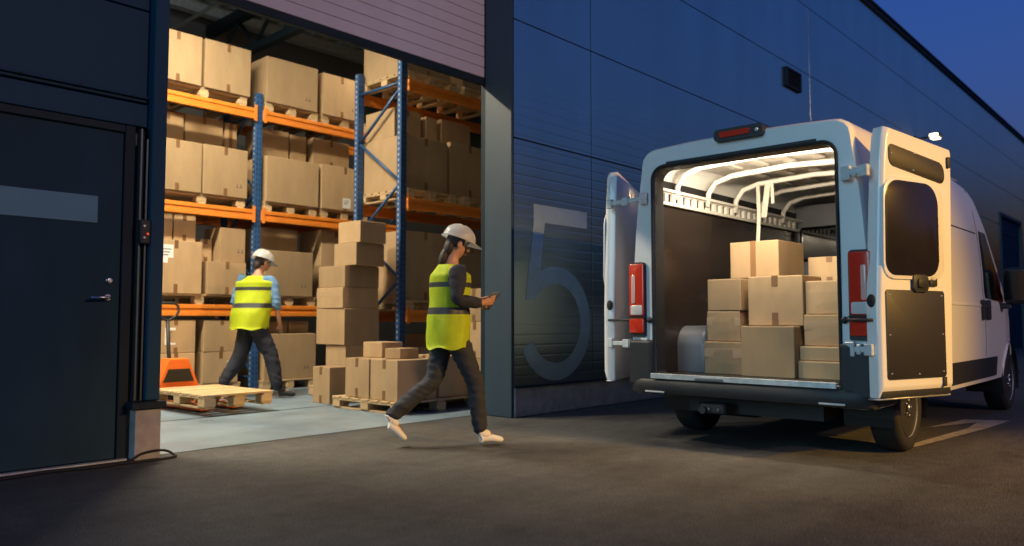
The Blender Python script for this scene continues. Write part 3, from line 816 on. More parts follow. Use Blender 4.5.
# ------------------------------------------------------------------ the van
VX, VY = 5.58, 2.745
van = tag(empty('delivery_van', (VX, VY, 0)), 'white high roof delivery van with both rear doors swung open, full of boxes', 'van')
def lerp(tab, x):
    if x <= tab[0][0]: return tab[0][1]
    for (a, va), (b_, vb) in zip(tab, tab[1:]):
        if x <= b_: return va + (vb - va) * (x - a) / (b_ - a)
    return tab[-1][1]
WZ = [(0, .95), (.42, .955), (.62, .972), (.80, .978), (1.10, .978), (1.16, .975), (1.2, .962), (1.5, .955), (1.9, .925), (2.2, .88), (2.5, .845)]
ZTOP = [(0, 2.455), (.6, 2.465), (1.5, 2.45), (2.8, 2.42), (3.3, 2.385), (3.52, 2.31), (3.75, 2.10), (4.0, 1.84), (4.2, 1.62), (4.42, 1.42), (4.7, 1.27), (5.0, 1.14), (5.3, .92), (5.42, .62)]
TAP = [(0, 1.), (3.5, 1.), (4.4, .985), (4.9, .93), (5.2, .84), (5.42, .70)]
LOW = [.39, .43, .48, .53, .58, .63, .68, .73, .78, .84, .90, .97, 1.05, 1.13, 1.17]
def half_profile(x):
    zt = lerp(ZTOP, x); tp = lerp(TAP, x)
    k = min(1, max(.2, (zt - .52) / .78))
    pts = []
    for z in LOW:
        zz = .39 + (z - .39) * k
        pts.append((lerp(WZ, z) * tp, zz))
    z0 = pts[-1][1]; rr = .13 if zt > 1.9 else .13 * max(.3, (zt - .5) / 1.4)
    zc = max(zt - rr, z0 + .01)
    for t in (.12, .3, .5, .7, .86, 1.):
        zz = z0 + (zc - z0) * t; pts.append((lerp(WZ, max(zz, 1.17)) * tp, zz))
    wc = pts[-1][0]; cr = rr
    for a in (22, 45, 68, 90):
        pts.append((wc - cr * (1 - math.cos(R(a))), zc + (zt - .02 - zc) * math.sin(R(a))))
    wr = pts[-1][0]
    for q, dz in ((.66, .012), (.33, .018), (0, .02)): pts.append((wr * q, zt - .02 + dz))
    return pts
def profile(x):
    h = half_profile(x)
    return [(-y, z) for y, z in h] + [(y, z) for y, z in h[-2::-1]]
def side_y(x, z):
    h = half_profile(x)
    for (y0, z0), (y1, z1) in zip(h, h[1:]):
        if z0 <= z <= z1 and z1 > z0: return y0 + (y1 - y0) * (z - z0) / (z1 - z0)
    return h[0][0] if z < h[0][1] else h[-5][0]
WR, WF, RW = .885, 4.62, .325      # axles
xs = [.035]
x = .1
while x < 5.42: xs.append(x); x += .055
xs.append(5.42)
bm = newbm()
loops = []
for x in xs: loops.append([bm.verts.new((x, y, z)) for y, z in profile(x)])
for A, B in zip(loops, loops[1:]):
    for i in range(len(A) - 1): bm.faces.new((A[i], A[i + 1], B[i + 1], B[i]))
bm.faces.new(loops[-1])
# wheel arches cut out of the lower sides
RA = .41
dead = []
for f in bm.faces:
    c = f.calc_center_median()
    for ax in (WR, WF):
        if abs(c.y) > .6 and math.hypot(c.x - ax, c.z - .33) < RA: dead.append(f)
bmesh.ops.delete(bm, geom=list(set(dead)), context='FACES')
for v in bm.verts:
    if v.is_boundary and abs(v.co.y) > .6 and .2 < v.co.x < 5.3:
        for ax in (WR, WF):
            d = Vector((v.co.x - ax, v.co.z - .33))
            if d.length < RA + .06 and v.co.z > .41:
                d = d.normalized() * RA; v.co.x = ax + d.x; v.co.z = .33 + d.y
# rear frame round the load opening
OY, OZ0, OZ1 = .745, .555, 2.262
def ray_poly(poly, c, a):
    d = Vector((math.cos(a), math.sin(a))); best = None
    n = len(poly)
    for i in range(n):
        p, q = Vector(poly[i]) - c, Vector(poly[(i + 1) % n]) - c
        e = q - p; den = d.x * e.y - d.y * e.x
        if abs(den) < 1e-9: continue
        t = (p.x * e.y - p.y * e.x) / den; s = (p.x * d.y - p.y * d.x) / den
        if t > 0 and -1e-6 <= s <= 1 + 1e-6: best = t if best is None else max(best, t)
    return c + d * best
cen = Vector((0, 1.4))
p0 = profile(.035)
sh_ = [(y * .985, .39 + (z - .39) * .991 if z > .39 else z) for y, z in p0]
inner = rrect(-OY, OY, OZ0, OZ1, (.10, .10, .03, .03), 8)
ang = sorted(set([round(math.atan2(z - cen.y, y - cen.x), 5) for y, z in inner] + [round(math.atan2(z - cen.y, y) , 5) for y, z in p0]))
Lo0, Lo1, Li0, Li1, Li2 = [], [], [], [], []
for a in ang:
    o_ = ray_poly(sh_, cen, a); i_ = ray_poly(inner, cen, a); oo = ray_poly(p0, cen, a)
    Lo1.append(bm.verts.new((.035, oo.x, oo.y))); Lo0.append(bm.verts.new((.0, o_.x, o_.y)))
    m_ = i_ + (o_ - i_).normalized() * .03
    Li0.append(bm.verts.new((.0, m_.x, m_.y))); Li1.append(bm.verts.new((.03, i_.x, i_.y))); Li2.append(bm.verts.new((.14, i_.x, i_.y)))
for A, B in ((Lo1, Lo0), (Lo0, Li0), (Li0, Li1), (Li1, Li2)):
    for i in range(len(A)):
        j = (i + 1) % len(A); bm.faces.new((A[i], A[j], B[j], B[i]))
bmesh.ops.remove_doubles(bm, verts=bm.verts, dist=.0008)
body = obj('body', bm, M['van_paint'], van); smooth_angle(body, 30)

# dark rubber seal round the opening
bm = newbm()
tube(bm, [(-.004, y, z) for y, z in rrect(-OY - .012, OY + .012, OZ0 - .0, OZ1 + .014, (.11, .11, .03, .03), 8)], .013, 8, closed=True)
obj('door_seal', bm, M['rubber'], van)
bm = newbm()
ri = rrect(-OY + .003, OY - .003, OZ0 + .003, OZ1 - .003, (.10, .10, .03, .03), 8)
Q = [[bm.verts.new((x, y, z)) for y, z in ri] for x in (.012, .15)]
for i in range(len(ri)): bm.faces.new((Q[0][i], Q[0][(i + 1) % len(ri)], Q[1][(i + 1) % len(ri)], Q[1][i]))
obj('jamb_trim', bm, M['black_plastic'], van)
# header channel: dark strip under the roof edge
bm = newbm(); bx(bm, -.012, .004, -.62, .62, 2.279, 2.305, .004); obj('header_strip', bm, M['black_plastic'], van)

# interior
bm = newbm(); bx(bm, .03, 3.2, -.86, .86, .50, .549); obj('load_floor', bm, M['plywood'], van)
for s, nm in ((1, 'left'), (-1, 'right')):
    bm = newbm(); y0, y1 = sorted((s * .835, s * .85))
    bx(bm, .15, 3.19, y0, y1, .551, 1.99, .002)
    for xx in (1.15, 2.2): bx(bm, xx - .004, xx + .004, *sorted((s * .833, s * .834)), .56, 1.98)
    obj('side_liner', bm, M['plywood'], van)
    bm = newbm()
    y0, y1 = sorted((s * .80, s * .83))
    x = .15; bx(bm, .15, 3.19, y0, y1, 2.0, 2.03, .003); bx(bm, .15, 3.19, y0, y1, 2.10, 2.13, .003)
    while x < 3.1:
        bx(bm, x, x + .05, y0 + .0005, y1 - .0005, 2.0305, 2.0995); x += .125
    bx(bm, .15, 3.19, *sorted((s * .775, s * .80 - s * .0005)), 2.112, 2.135)
    bx(bm, .15, 3.19, *sorted((s * .845, s * .85)), 1.995, 2.22, mi=1)
    obj('roof_rail', bm, [M['van_inside'], M['black']], van)
bm = newbm(); bx(bm, 3.2, 3.23, -.87, .87, .55, 2.30)
bk = obj('bulkhead', bm, M['grey_plastic'], van)
bm = newbm()
for k in range(7): bx(bm, 3.175, 3.199, -.78 + k * .235, -.66 + k * .235, .7, 1.55, .008)
obj('bulkhead_rib', bm, M['grey_plastic'], bk)
bm = newbm(); bx(bm, 3.18, 3.199, -.8, .8, 1.66, 2.05, .03); obj('bulkhead_window', bm, M['glass_dark'], bk)
for k in range(5):
    xx = .46 + k * .56
    bm = newbm()
    pts = [(xx, -.80, 2.06), (xx, -.785, 2.18), (xx, -.71, 2.275), (xx, -.55, 2.32), (xx, 0, 2.345), (xx, .55, 2.32), (xx, .71, 2.275), (xx, .785, 2.18), (xx, .80, 2.06)]
    tube(bm, pts, .025, 10); obj('roof_rib', bm, M['van_inside'], van)
bm = newbm()
for k in range(6):
    xx = .05 + k * .56
    for yy in (-.5, -.25, 0, .25, .5): bx(bm, xx + .05, xx + .46, yy - .05, yy + .05, 2.375, 2.398, .012)
bx(bm, .02, 3.2, -.80, .80, 2.40, 2.406)
obj('roof_lining', bm, M['van_inside'], van)
for s in (1, -1):
    bm = newbm()
    prof = rrect(-.40, .42, 0, .40, (.17, .17, .004, .004), 8)
    y0, y1 = sorted((s * .56, s * .832))
    extrude_poly(bm, prof, 0, 1, lambda a, b_, h: (.90 + a, (s * .832) + h * (s * .56 - s * .832), .5495 + b_), .05)
    smooth_angle(obj('wheel_box', bm, M['grey_plastic'], van), 50)
# interior lamp
bm = newbm(); bx(bm, .15, .19, -.10, .10, 2.31, 2.335, .006); obj('load_lamp', bm, emit_mat('load_lamp_glow', (1, .85, .62), 5), van)

# bumper, sill, tow plug
bm = newbm()
prof = [(-.03, .52), (-.062, .517), (-.075, .50), (-.078, .44), (-.062, .405), (.0, .39), (.12, .39), (.12, .52)]
secs = []
for (y, sx) in ((-.965, .35), (-.93, .72), (-.84, .92), (-.6, 1), (0, 1.03), (.6, 1), (.84, .92), (.93, .72), (.965, .35)):
    secs.append([bm.verts.new((.02 + (a - .02) * (sx if a < .02 else 1), y, z)) for a, z in prof])
for A, B in zip(secs, secs[1:]):
    for i in range(len(A)): bm.faces.new((A[i], A[(i + 1) % len(A)], B[(i + 1) % len(A)], B[i]))
bm.faces.new(secs[0]); bm.faces.new(secs[-1][::-1])
bp = obj('rear_bumper', bm, M['black_plastic'], van); smooth_angle(bp, 35)
for s in (-1, 1):
    bm = newbm(); a, b_ = sorted((s * .755, s * .972)); bx(bm, -.055, .10, a, b_, .46, .835, .022, seg=2)
    a, b_ = sorted((s * .90, s * .984)); bx(bm, .101, .46, a, b_, .40, .62, .012)
    obj('bumper_corner', bm, M['black_plastic'], bp)
    bm = newbm(); a, b_ = sorted((s * .62, s * .80)); bx(bm, -.080, -.064, a, b_, .412, .426, .003); obj('reflector', bm, M['clear_lens'], bp)
bm = newbm(); bx(bm, -.07, -.005, -.745, .745, .5505, .560, .003); bx(bm, -.082, -.071, -.745, .745, .525, .567, .002)
sl = obj('sill_strip', bm, M['zinc'], van)
bm = newbm(); bx(bm, -.088, -.0785, .10, .34, .528, .55, .003); obj('latch_plate', bm, M['steel'], sl)
bm = newbm(); bx(bm, -.02, .10, .12, .34, .27, .355, .015); tube(bm, [(-.05, .30, .30), (0, .30, .30)], .03, 10)
tow = obj('tow_socket', bm, M['black_plastic'], van)
bm = newbm()
for yy in (.17, .25): lathe(bm, [(.012, -.028), (.009, -.034)], 'X', 10, (0, yy, .31))
obj('bolt_head', bm, M['steel'], tow)
bm = newbm()
bx(bm, .2, 5.2, -.55, .55, .26, .38); bx(bm, .5, 1.3, .1, .6, .20, .259, .03)
tube(bm, [(WR, -.8, .33), (WR, .8, .33)], .05, 10); tube(bm, [(WF, -.8, .33), (WF, .8, .33)], .05, 10)
tube(bm, [(.15, .45, .30), (1.0, .45, .27), (2.5, .4, .27)], .035, 10)
bx(bm, .15, 5.3, -.93, .93, .385, .40)
obj('underbody', bm, M['black'], van)
for s in (-1, 1):      # inner arch liners
    for ax in (WR, WF):
        bm = newbm()
        A, B = [], []
        for k in range(25):
            t = R(-15 + 210 * k / 24)
            A.append(bm.verts.new((ax + .43 * math.cos(t), s * .955, .33 + .43 * math.sin(t)))); B.append(bm.verts.new((ax + .43 * math.cos(t), s * .60, .33 + .43 * math.sin(t))))
        for i in range(24): bm.faces.new((A[i], A[i + 1], B[i + 1], B[i]))
        bm.faces.new(B)
        obj('arch_liner', bm, M['black'], van)
        # arch lip
        bm = newbm(); tube(bm, [(ax + .415 * math.cos(R(t)), s * (side_y(ax + .415 * math.cos(R(t)), .33 + .415 * math.sin(R(t))) - .002), .33 + .415 * math.sin(R(t))) for t in range(8, 173, 6)], .016, 8)
        obj('arch_lip', bm, M['van_paint'], van)

def wheel(ax, s):
    w = empty('wheel', (ax, s * .84, .33)); w.parent = van
    bm = newbm()
    lathe(bm, [(.20, -.085), (.235, -.105), (.285, -.108), (.312, -.095), (.325, -.06), (.327, 0), (.325, .06), (.312, .095), (.285, .108), (.235, .105), (.20, .085)], 'Y', 48)
    obj('tyre', bm, M['rubber'], w)
    bm = newbm(); o = s
    # dished steel rim with holes between spokes
    ring = [(.215, .10), (.21, .085), (.195, .06), (.16, .055)]
    prev = None; n = 40
    for (r, h) in ring:
        cur = [bm.verts.new((r * math.cos(2 * math.pi * k / n), o * h, r * math.sin(2 * math.pi * k / n))) for k in range(n)]
        if prev:
            for k in range(n): bm.faces.new((prev[k], prev[(k + 1) % n], cur[(k + 1) % n], cur[k]))
        prev = cur
    hub = [bm.verts.new((.085 * math.cos(2 * math.pi * k / n), o * .075, .085 * math.sin(2 * math.pi * k / n))) for k in range(n)]
    for k in range(n):
        if k % 4 < 2: bm.faces.new((prev[k], prev[(k + 1) % n], hub[(k + 1) % n], hub[k]))
    c = bm.verts.new((0, o * .09, 0))
    for k in range(n): bm.faces.new((hub[k], hub[(k + 1) % n], c))
    obj('rim', bm, M['zinc'], w, smooth=False)
    bm = newbm()
    lathe(bm, [(.035, o * .088), (.03, o * .105), (.012, o * .11)], 'Y', 20)
    for k in range(5): lathe(bm, [(.012, o * .08), (.011, o * .10)], 'Y', 8, (.06 * math.cos(k * 1.2566), 0, .06 * math.sin(k * 1.2566)))
    obj('hub', bm, M['steel'], w)
    bm = newbm(); lathe(bm, [(.2, o * .02), (.2, o * .01)], 'Y', 32); obj('brake_disc', bm, M['black'], w)
for ax in (WR, WF):
    for s in (-1, 1): wheel(ax, s)

def side_patch(name, s, x0, x1, z0, z1, m, off=.004, nx=10, nz=6, thick=0., poly=None, parent=van):
    """a panel that hugs the curved body side; poly(u)->(za,zb) shapes its lower/upper edge"""
    bm = newbm(); G = []
    for i in range(nx + 1):
        x = x0 + (x1 - x0) * i / nx
        za, zb = poly(i / nx) if poly else (z0, z1)
        G.append([bm.verts.new((x, s * (side_y(x, za + (zb - za) * k / nz) + off), za + (zb - za) * k / nz)) for k in range(nz + 1)])
    for i in range(nx):
        for k in range(nz): bm.faces.new((G[i][k], G[i + 1][k], G[i + 1][k + 1], G[i][k + 1]))
    r = bmesh.ops.extrude_face_region(bm, geom=list(bm.faces))
    for v in [g for g in r['geom'] if isinstance(g, bmesh.types.BMVert)]: v.co.y -= s * (off + .012)
    return smooth_angle(obj(name, bm, m, parent), 40)
for s in (-1, 1):
    side_patch('side_moulding', s, 1.34, 3.85, .43, .625, M['black_plastic'], .014, 24, 3)
    side_patch('side_moulding', s, .12, .43, .43, .625, M['black_plastic'], .014, 5, 3)
    # cab side window, tapering with the windscreen
    side_patch('side_window', s, 3.42, 4.36, 0, 0, M['glass_dark'], .006, 16, 6, poly=lambda u: (1.22 - .03 * u, max(1.26, min(1.90, lerp(ZTOP, 3.42 + .94 * u) - .24))))
    side_patch('crease_line', s, 1.35, 3.85, 1.135, 1.15, M['van_paint'], .008, 20, 2)
    for xx in (3.35, 1.95): side_patch('door_seam', s, xx, xx + .010, .64, 2.1, M['black'], .0015, 1, 16)
    side_patch('door_seam', s, 1.0, 3.3, 1.86, 1.872, M['black'], .0015, 14, 2)
    for xx in (3.22, 3.44):
        bm = newbm(); yy = side_y(xx, 1.08); a, b_ = sorted((s * (yy - .005), s * (yy + .035))); bx(bm, xx - .035, xx + .035, a, b_, 1.0, 1.2, .014, seg=2); obj('door_handle', bm, M['black_plastic'], van)
    mir = empty('wing_mirror', (4.15, s * .97, 1.12)); mir.parent = van
    bm = newbm(); bx(bm, -.05, .10, *sorted((s * .03, s * .25)), .05, .44, .05, seg=3); obj('mirror_housing', bm, M['black_plastic'], mir)
    bm = newbm(); bx(bm, -.056, -.051, *sorted((s * .055, s * .225)), .09, .40, .001); obj('mirror_glass', bm, M['glass_dark'], mir)
    bm = newbm(); bx(bm, -.03, .07, *sorted((-s * .05, s * .10)), .0, .06, .012); obj('mirror_arm', bm, M['black_plastic'], mir)
# windscreen
bm = newbm(); G = []
for i in range(9):
    x = 3.60 + .86 * i / 8; zt = lerp(ZTOP, x); w = half_profile(x)[-4][0] + .0
    G.append([bm.verts.new((x - .0, w * (k / 6 - .5) * 2, zt + .006)) for k in range(7)])
for i in range(8):
    for k in range(6): bm.faces.new((G[i][k], G[i + 1][k], G[i + 1][k + 1], G[i][k + 1]))
smooth_angle(obj('windscreen', bm, M['glass_dark'], van))
for s in (-1, 1):
    bm = newbm(); bx(bm, 4.98, 5.26, *sorted((s * .55, s * .78)), .74, .98, .04, seg=3); obj('headlight', bm, M['clear_lens'], van)
bm = newbm(); bx(bm, 5.38, 5.50, -.66, .66, .30, .55, .03, seg=2); obj('front_bumper', bm, M['black_plastic'], van)

# tail lights
for s in (-1, 1):
    t = empty('tail_light', (0, s * .90, .86)); t.parent = van
    bm = newbm(); extrude_poly(bm, rrect(-.085, .075, -.0, .625, (.03, .03, .015, .015)), -.022, .08, lambda a, b_, h: (h, s * a * -1 if s > 0 else -s * a * 1, b_), 0)
    obj('housing', bm, M['black_plastic'], t)
    def lens(name, z0, z1, m, a0=-.076, a1=.066, d=-.038, rr=.014):
        bm = newbm(); extrude_poly(bm, rrect(a0, a1, z0, z1, rr, 4), -.018, d, lambda a, b_, h: (h, -s * a, b_), .008)
        # the lens turns the corner onto the van's side
        if a0 < -.07: bx(bm, -.02, .14, *sorted((s * .076, s * .083)), z0, z1, .003)
        return smooth_angle(obj(name, bm, m, t), 40)
    lens('brake_lens', .172, .612, M['red_lens'])
    lens('lower_lens', .03, .155, M['red_lens'])
    lens('reversing_lens', .18, .265, M['clear_lens'], -.060, .055, -.044)
    lens('inner_tube', .275, .52, M['pink_lens'], -.052, -.012, -.044, .014)
    bm = newbm(); bx(bm, -.042, -.02, -.08, .08, .158, .167); obj('divider', bm, M['black'], t)
# high brake light
t = empty('brake_light', (.0, -.035, 2.425)); t.parent = van
bm = newbm(); extrude_poly(bm, rrect(-.20, .20, -.035, .06, .035), -.045, .10, lambda a, b_, h: (h, a, b_), 0); smooth_angle(obj('housing', bm, M['black_plastic'], t), 40)
bm = newbm(); extrude_poly(bm, rrect(-.10, .15, -.008, .036, .014), -.044, -.054, lambda a, b_, h: (h, a, b_), .004); obj('lens', bm, M['red_lens'], t)
bm = newbm(); lathe(bm, [(.016, -.044), (.012, -.052)], 'X', 14, (0, -.155, .013)); obj('load_light', bm, M['clear_lens'], t)

# rear doors -------------------------------------------------------
def rear_door(s, hinge, ang_deg, lab):
    """local frame: u along the door from the hinge edge, v out of the inner face, z up"""
    t = empty('rear_door', (0, 0, 0)); t.parent = van
    t['label'] = lab
    a = R(ang_deg)
    d = Vector((math.cos(a), -s * -1 * 0 + (-math.sin(a) if s < 0 else math.sin(a)), 0))
    n = Vector((-math.sin(a), -math.cos(a) if s < 0 else math.cos(a), 0))
    H = Vector((hinge[0] - VX, hinge[1] - VY, 0))
    def P(u, z, v): return H + d * u + n * v + Vector((0, 0, z))
    z0, z1, z2 = .475, 2.32, 2.225
    # outer shell: thickness .10 with curved upper hinge edge
    out = [(.0, z0), (.80, z0), (.862, z2 - .015), (.85, z2 + .015), (.125, z1 + .015), (.098, z1 - .06), (.072, z1 - .25), (.042, 1.7), (.0, 1.1)]
    inn = [(.02, z0 + .075), (.80, z0 + .075), (.862, z2 - .015), (.85, z2 + .015), (.155, z1 + .0), (.125, z1 - .06), (.094, z1 - .25), (.062, 1.7), (.02, 1.1)]
    bm = newbm()
    A = [bm.verts.new(P(u, z, -.105)) for u, z in out]; B = [bm.verts.new(P(u, z, -.03)) for u, z in out]
    Cc = [bm.verts.new(P(u, z, -.0)) for u, z in inn]
    bm.faces.new(A)
    k = len(out)
    for X_, Y_ in ((A, B), (B, Cc)):
        for i in range(k): bm.faces.new((X_[i], X_[(i + 1) % k], Y_[(i + 1) % k], Y_[i]))
    bm.faces.new(Cc)
    bmesh.ops.recalc_face_normals(bm, faces=bm.faces)
    bmesh.ops.bevel(bm, geom=[e for e in bm.edges if e.is_manifold and e.calc_face_angle(0) > R(20)], offset=.010, segments=3, affect='EDGES', profile=.5)
    smooth_angle(obj('door_shell', bm, M['van_paint'], t), 40)
    def panel(name, poly, v0, v1, m, bev=.004, par=t):
        bm = newbm(); extrude_poly(bm, poly, v0, v1, lambda u, z, v: P(u, z, v), bev); return smooth_angle(obj(name, bm, m, par), 40)
    up = panel('upper_panel', [(u, z - .085 * (u - .12) / .6) for u, z in rrect(.135, .765, 2.065, 2.215, (.06, .04, .05, .05))], -.002, .006, M['hardboard'])
    fr = panel('window_frame', [(u, z - .05 * max(0, z - 1.6) * (u - .1)) for u, z in [(u + .035 * (z - 1.28) * (1 - u), z) for u, z in rrect(.036, .725, 1.28, 1.99, (.15, .15, .10, .12), 8)]], -.002, .012, M['van_paint'], .010)
    gl = panel('window_glass', [(u + .03 * (z - 1.3) * (1 - u), z) for u, z in rrect(.055, .655, 1.305, 1.96, (.15, .14, .10, .12), 8)], .0125, .0155, M['door_glass'], .002)
    # raised pressed edge at the free side of the window
    lp = panel('lower_panel', rrect(.060, .715, .60, 1.205, .02), -.002, .007, M['hardboard'])
    bm = newbm()
    for u, z in ((.10, 1.17), (.40, .63), (.68, 1.17), (.09, .90), (.685, .90), (.10, .64), (.68, .64), (.40, 2.045), (.16, 2.14), (.42, 2.165)):
        c = P(u, z, .0075); bmesh.ops.create_icosphere(bm, subdivisions=1, radius=.0065, matrix=Matrix.Translation(c))
    obj('screw', bm, M['zinc'], t)
    ha = panel('inner_handle', rrect(.345, .515, 1.195, 1.315, .025), .0, .022, M['black_plastic'], .008)
    panel('grip', rrect(.385, .475, 1.225, 1.285, .015), .0225, .034, M['black'], .004, ha)
    panel('latch_cover', rrect(.55, .63, 1.235, 1.30, .008), .0, .012, M['black_plastic'])
    panel('striker', rrect(.675, .71, .535, .60, .004), .0, .012, M['black_plastic'])
    panel('top_catch', rrect(.80, .832, 2.10, 2.18, .008), .0, .015, M['black_plastic'])
    # black outer bottom flange
    panel('bottom_flange', [(.02, z0 + .004), (.785, z0 + .004), (.785, z0 + .058), (.02, z0 + .058)], -.028, -.0105, M['black_plastic'], .003)
    bm = newbm(); pts = [P(.0, z0 - .006, -.1), P(.0, z0 - .006, -.03), P(.805, z0 - .006, -.03)]; tube(bm, pts, .007, 6); obj('edge_strip', bm, M['zinc'], t)
    # strap hinges: van body to door edge
    for zh in (2.02, .80):
        bm = newbm()
        c0 = Vector((-.03, s * .80, zh)); c1 = P(-.012, zh, -.06)
        dd = (c1 - c0); Lh = dd.length; dd.normalize(); sd = Vector((0, 0, 1)).cross(dd)
        mt = Matrix((( dd.x, sd.x, 0, c0.x), (dd.y, sd.y, 0, c0.y), (dd.z, sd.z, 1, c0.z), (0, 0, 0, 1)))
        bx(bm, 0, Lh, -.012, .012, -.018, .018, .004, mtx=mt)
        bx(bm, Lh * .45, Lh * .62, -.02, .02, -.035, .035, .006, mtx=mt)
        bx(bm, 0, .07, -.016, .016, -.05, .05, .005, mtx=mt)
        bx(bm, Lh - .05, Lh + .012, -.018, .018, -.04, .04, .005, mtx=mt)
        obj('hinge', bm, M['hinge_metal'], t)
    bm = newbm(); c0 = Vector((-.015, s * .79, 1.0)); c1 = P(-.004, 1.0, -.05); tube(bm, [c0, (c0 + c1) / 2 + Vector((-.03, 0, 0)), c1], .011, 8); bmesh.ops.create_icosphere(bm, subdivisions=2, radius=.026, matrix=Matrix.Translation(c0))
    obj('check_arm', bm, M['black_plastic'], t)
    bm = newbm(); c = P(-.004, 1.13, -.06); bmesh.ops.create_uvsphere(bm, u_segments=12, v_segments=8, radius=.03, matrix=Matrix.Translation(c) @ Matrix.Diagonal((.4, 1, 1.5, 1))); obj('buffer', bm, M['rubber'], t)
rear_door(-1, (5.50, 1.70), 18.0, 'right rear door folded back, inner face with dark window lit orange')
rear_door(1, (5.63, 4.05), 17, 'left rear door folded back, seen edge on beside the facade')

ld = bpy.data.lights.new('load_lamp_light', 'AREA'); ld.energy = 50; ld.color = (1., .82, .58); ld.size = .06; ld.size_y = .9; ld.shape = 'RECTANGLE'
lo = bpy.data.objects.new('load_lamp_light', ld); col.objects.link(lo); lo.location = (VX + .16, VY, 2.235); lo.rotation_euler = (0, R(-56), 0)

# hanging strap
bm = newbm()
sx, sy = VX + 1.50, VY + .47
def ribbon(bm, pts, w, axis=Vector((0, 1, 0)), th=.004):
    for p, q in zip(pts, pts[1:]):
        p, q = Vector(p), Vector(q); d = (q - p).normalized(); s_ = d.cross(axis).normalized() * th
        a = axis * w / 2
        vs = [bm.verts.new(v) for v in (p - a - s_, p + a - s_, p + a + s_, p - a + s_, q - a - s_, q + a - s_, q + a + s_, q - a + s_)]
        for f in ((0, 3, 2, 1), (4, 5, 6, 7), (0, 1, 5, 4), (1, 2, 6, 5), (2, 3, 7, 6), (3, 0, 4, 7)): bm.faces.new([vs[i] for i in f])
rp = M['van_inside']
ribbon(bm, [(sx, sy - .05, 2.30), (sx - .02, sy - .03, 2.10), (sx + .01, sy, 1.98)], .055)
ribbon(bm, [(sx + .02, sy + .06, 2.30), (sx + .01, sy + .05, 2.05), (sx, sy + .05, 1.88), (sx - .02, sy + .055, 1.70)], .035)
ribbon(bm, [(sx, sy - .09, 2.30), (sx - .01, sy - .10, 2.10)], .03)
tag(obj('cargo_strap', bm, mat('strap_fabric', (.55, .52, .46), .8)), 'pale webbing strap hanging loose from the ribbed van ceiling', 'strap')

# boxes in the van
GV = 'boxes inside the van'
F = .5495
cbox(6.0, 6.42, 2.93, 3.27, F, .82, 'bottom left box in the van, beside the grey wheel box', GV, 'X', tape='band', rot=0)
cbox(6.04, 6.42, 2.965, 3.265, .823, 1.075, 'middle box of the left column of three in the van', GV, 'X', tape='band', rot=.008)
cbox(6.04, 6.42, 2.95, 3.255, 1.078, 1.345, 'top box of the left column of three in the van', GV, 'X', tape=None, rot=-.008)
cbox(5.93, 6.40, 2.465, 2.905, F, .952, 'largest plain box on the van floor, front centre at the sill', GV, 'X', tape=None, rot=0)
cbox(6.05, 6.45, 2.44, 2.895, .955, 1.355, 'box with brown tape strips on the large plain centre box in the van', GV, 'X', tape='short', rot=.01)
cbox(6.47, 7.0, 2.78, 3.24, F, 1.10, 'box on the van floor behind the left column, under two others', GV, 'X', tape=None, rot=0)
cbox(6.47, 7.0, 2.79, 3.25, 1.103, 1.365, 'second layer box under the highest box in the van', GV, 'X', tape=None, rot=0)
cbox(6.46, 6.98, 2.80, 3.25, 1.368, 1.69, 'highest box in the van, darker right side, under the hanging strap', GV, 'X', tape='long', rot=-.02)
cbox(6.95 + .06, 7.45, 2.2, 2.80 - .03, F, 1.0, 'box on the van floor against the grey bulkhead, bottom of its stack', GV, 'X', tape=None, rot=0)
cbox(7.01, 7.4, 2.2, 2.76, 1.003, 1.33, 'box stacked mid height near the grey bulkhead in the van', GV, 'X', tape=None, rot=0)
cbox(6.9 + .12, 7.4, 2.42, 2.78, 1.333, 1.565, 'rearmost dim box near the grey bulkhead in the van', GV, 'X', tape='short', rot=.05)
cbox(6.08, 6.42, 2.05, 2.43, 1.045, 1.305, 'bright top box of the right column at the van opening', GV, 'X', tape=None, rot=0)
cbox(6.05, 6.42, 2.05, 2.435, .80, 1.042, 'box wrapped with glossy clear tape in the right column of the van', GV, 'X', tape='band', rot=.012)
cbox(6.0, 6.42, 2.05, 2.45, .688, .797, 'flat box third from the top in the right column of the van', GV, 'X', tape=None, rot=-.015)
cbox(5.97, 6.42, 2.05, 2.455, F, .685, 'lowest flat box in the right column of the van at the sill', GV, 'X', tape=None, rot=0)

# ------------------------------------------------------------------ people
def skin_mesh(joints, edges, root, sub=2):
    me = bpy.data.meshes.new('tmp')
    names = list(joints)
    me.from_pydata([joints[n][0] for n in names], [(names.index(a), names.index(b_)) for a, b_ in edges], [])
    o = bpy.data.objects.new('tmp', me); col.objects.link(o)
    md = o.modifiers.new('s', 'SKIN'); md.use_smooth_shade = True; md.branch_smoothing = .6
    sv = me.skin_vertices[0].data
    for i, n in enumerate(names):
        r = joints[n][1]; sv[i].radius = r if isinstance(r, tuple) else (r, r); sv[i].use_root = (n == root)
    ss = o.modifiers.new('u', 'SUBSURF'); ss.levels = sub; ss.render_levels = sub
    bpy.context.view_layer.update()
    dg = bpy.context.evaluated_depsgraph_get()
    res = bpy.data.meshes.new_from_object(o.evaluated_get(dg))
    bpy.data.objects.remove(o); bpy.data.meshes.remove(me)
    return res

def skin_obj(name, parts, m, parent, folds=0.):
    bm = newbm()
    for p in parts:
        me = skin_mesh(*p); bm.from_mesh(me); bpy.data.meshes.remove(me)
    if folds:
        bm.normal_update()
        for v in bm.verts:
            q = v.co
            d_ = noise.noise(Vector((q.x * 16, q.y * 16, q.z * 26))) * .0075 + noise.noise(Vector((q.x * 7 + 5, q.y * 7, q.z * 34 + q.x * 14))) * .0065
            v.co += v.normal * d_ * folds
    return obj(name, bm, m, parent, smooth=True)

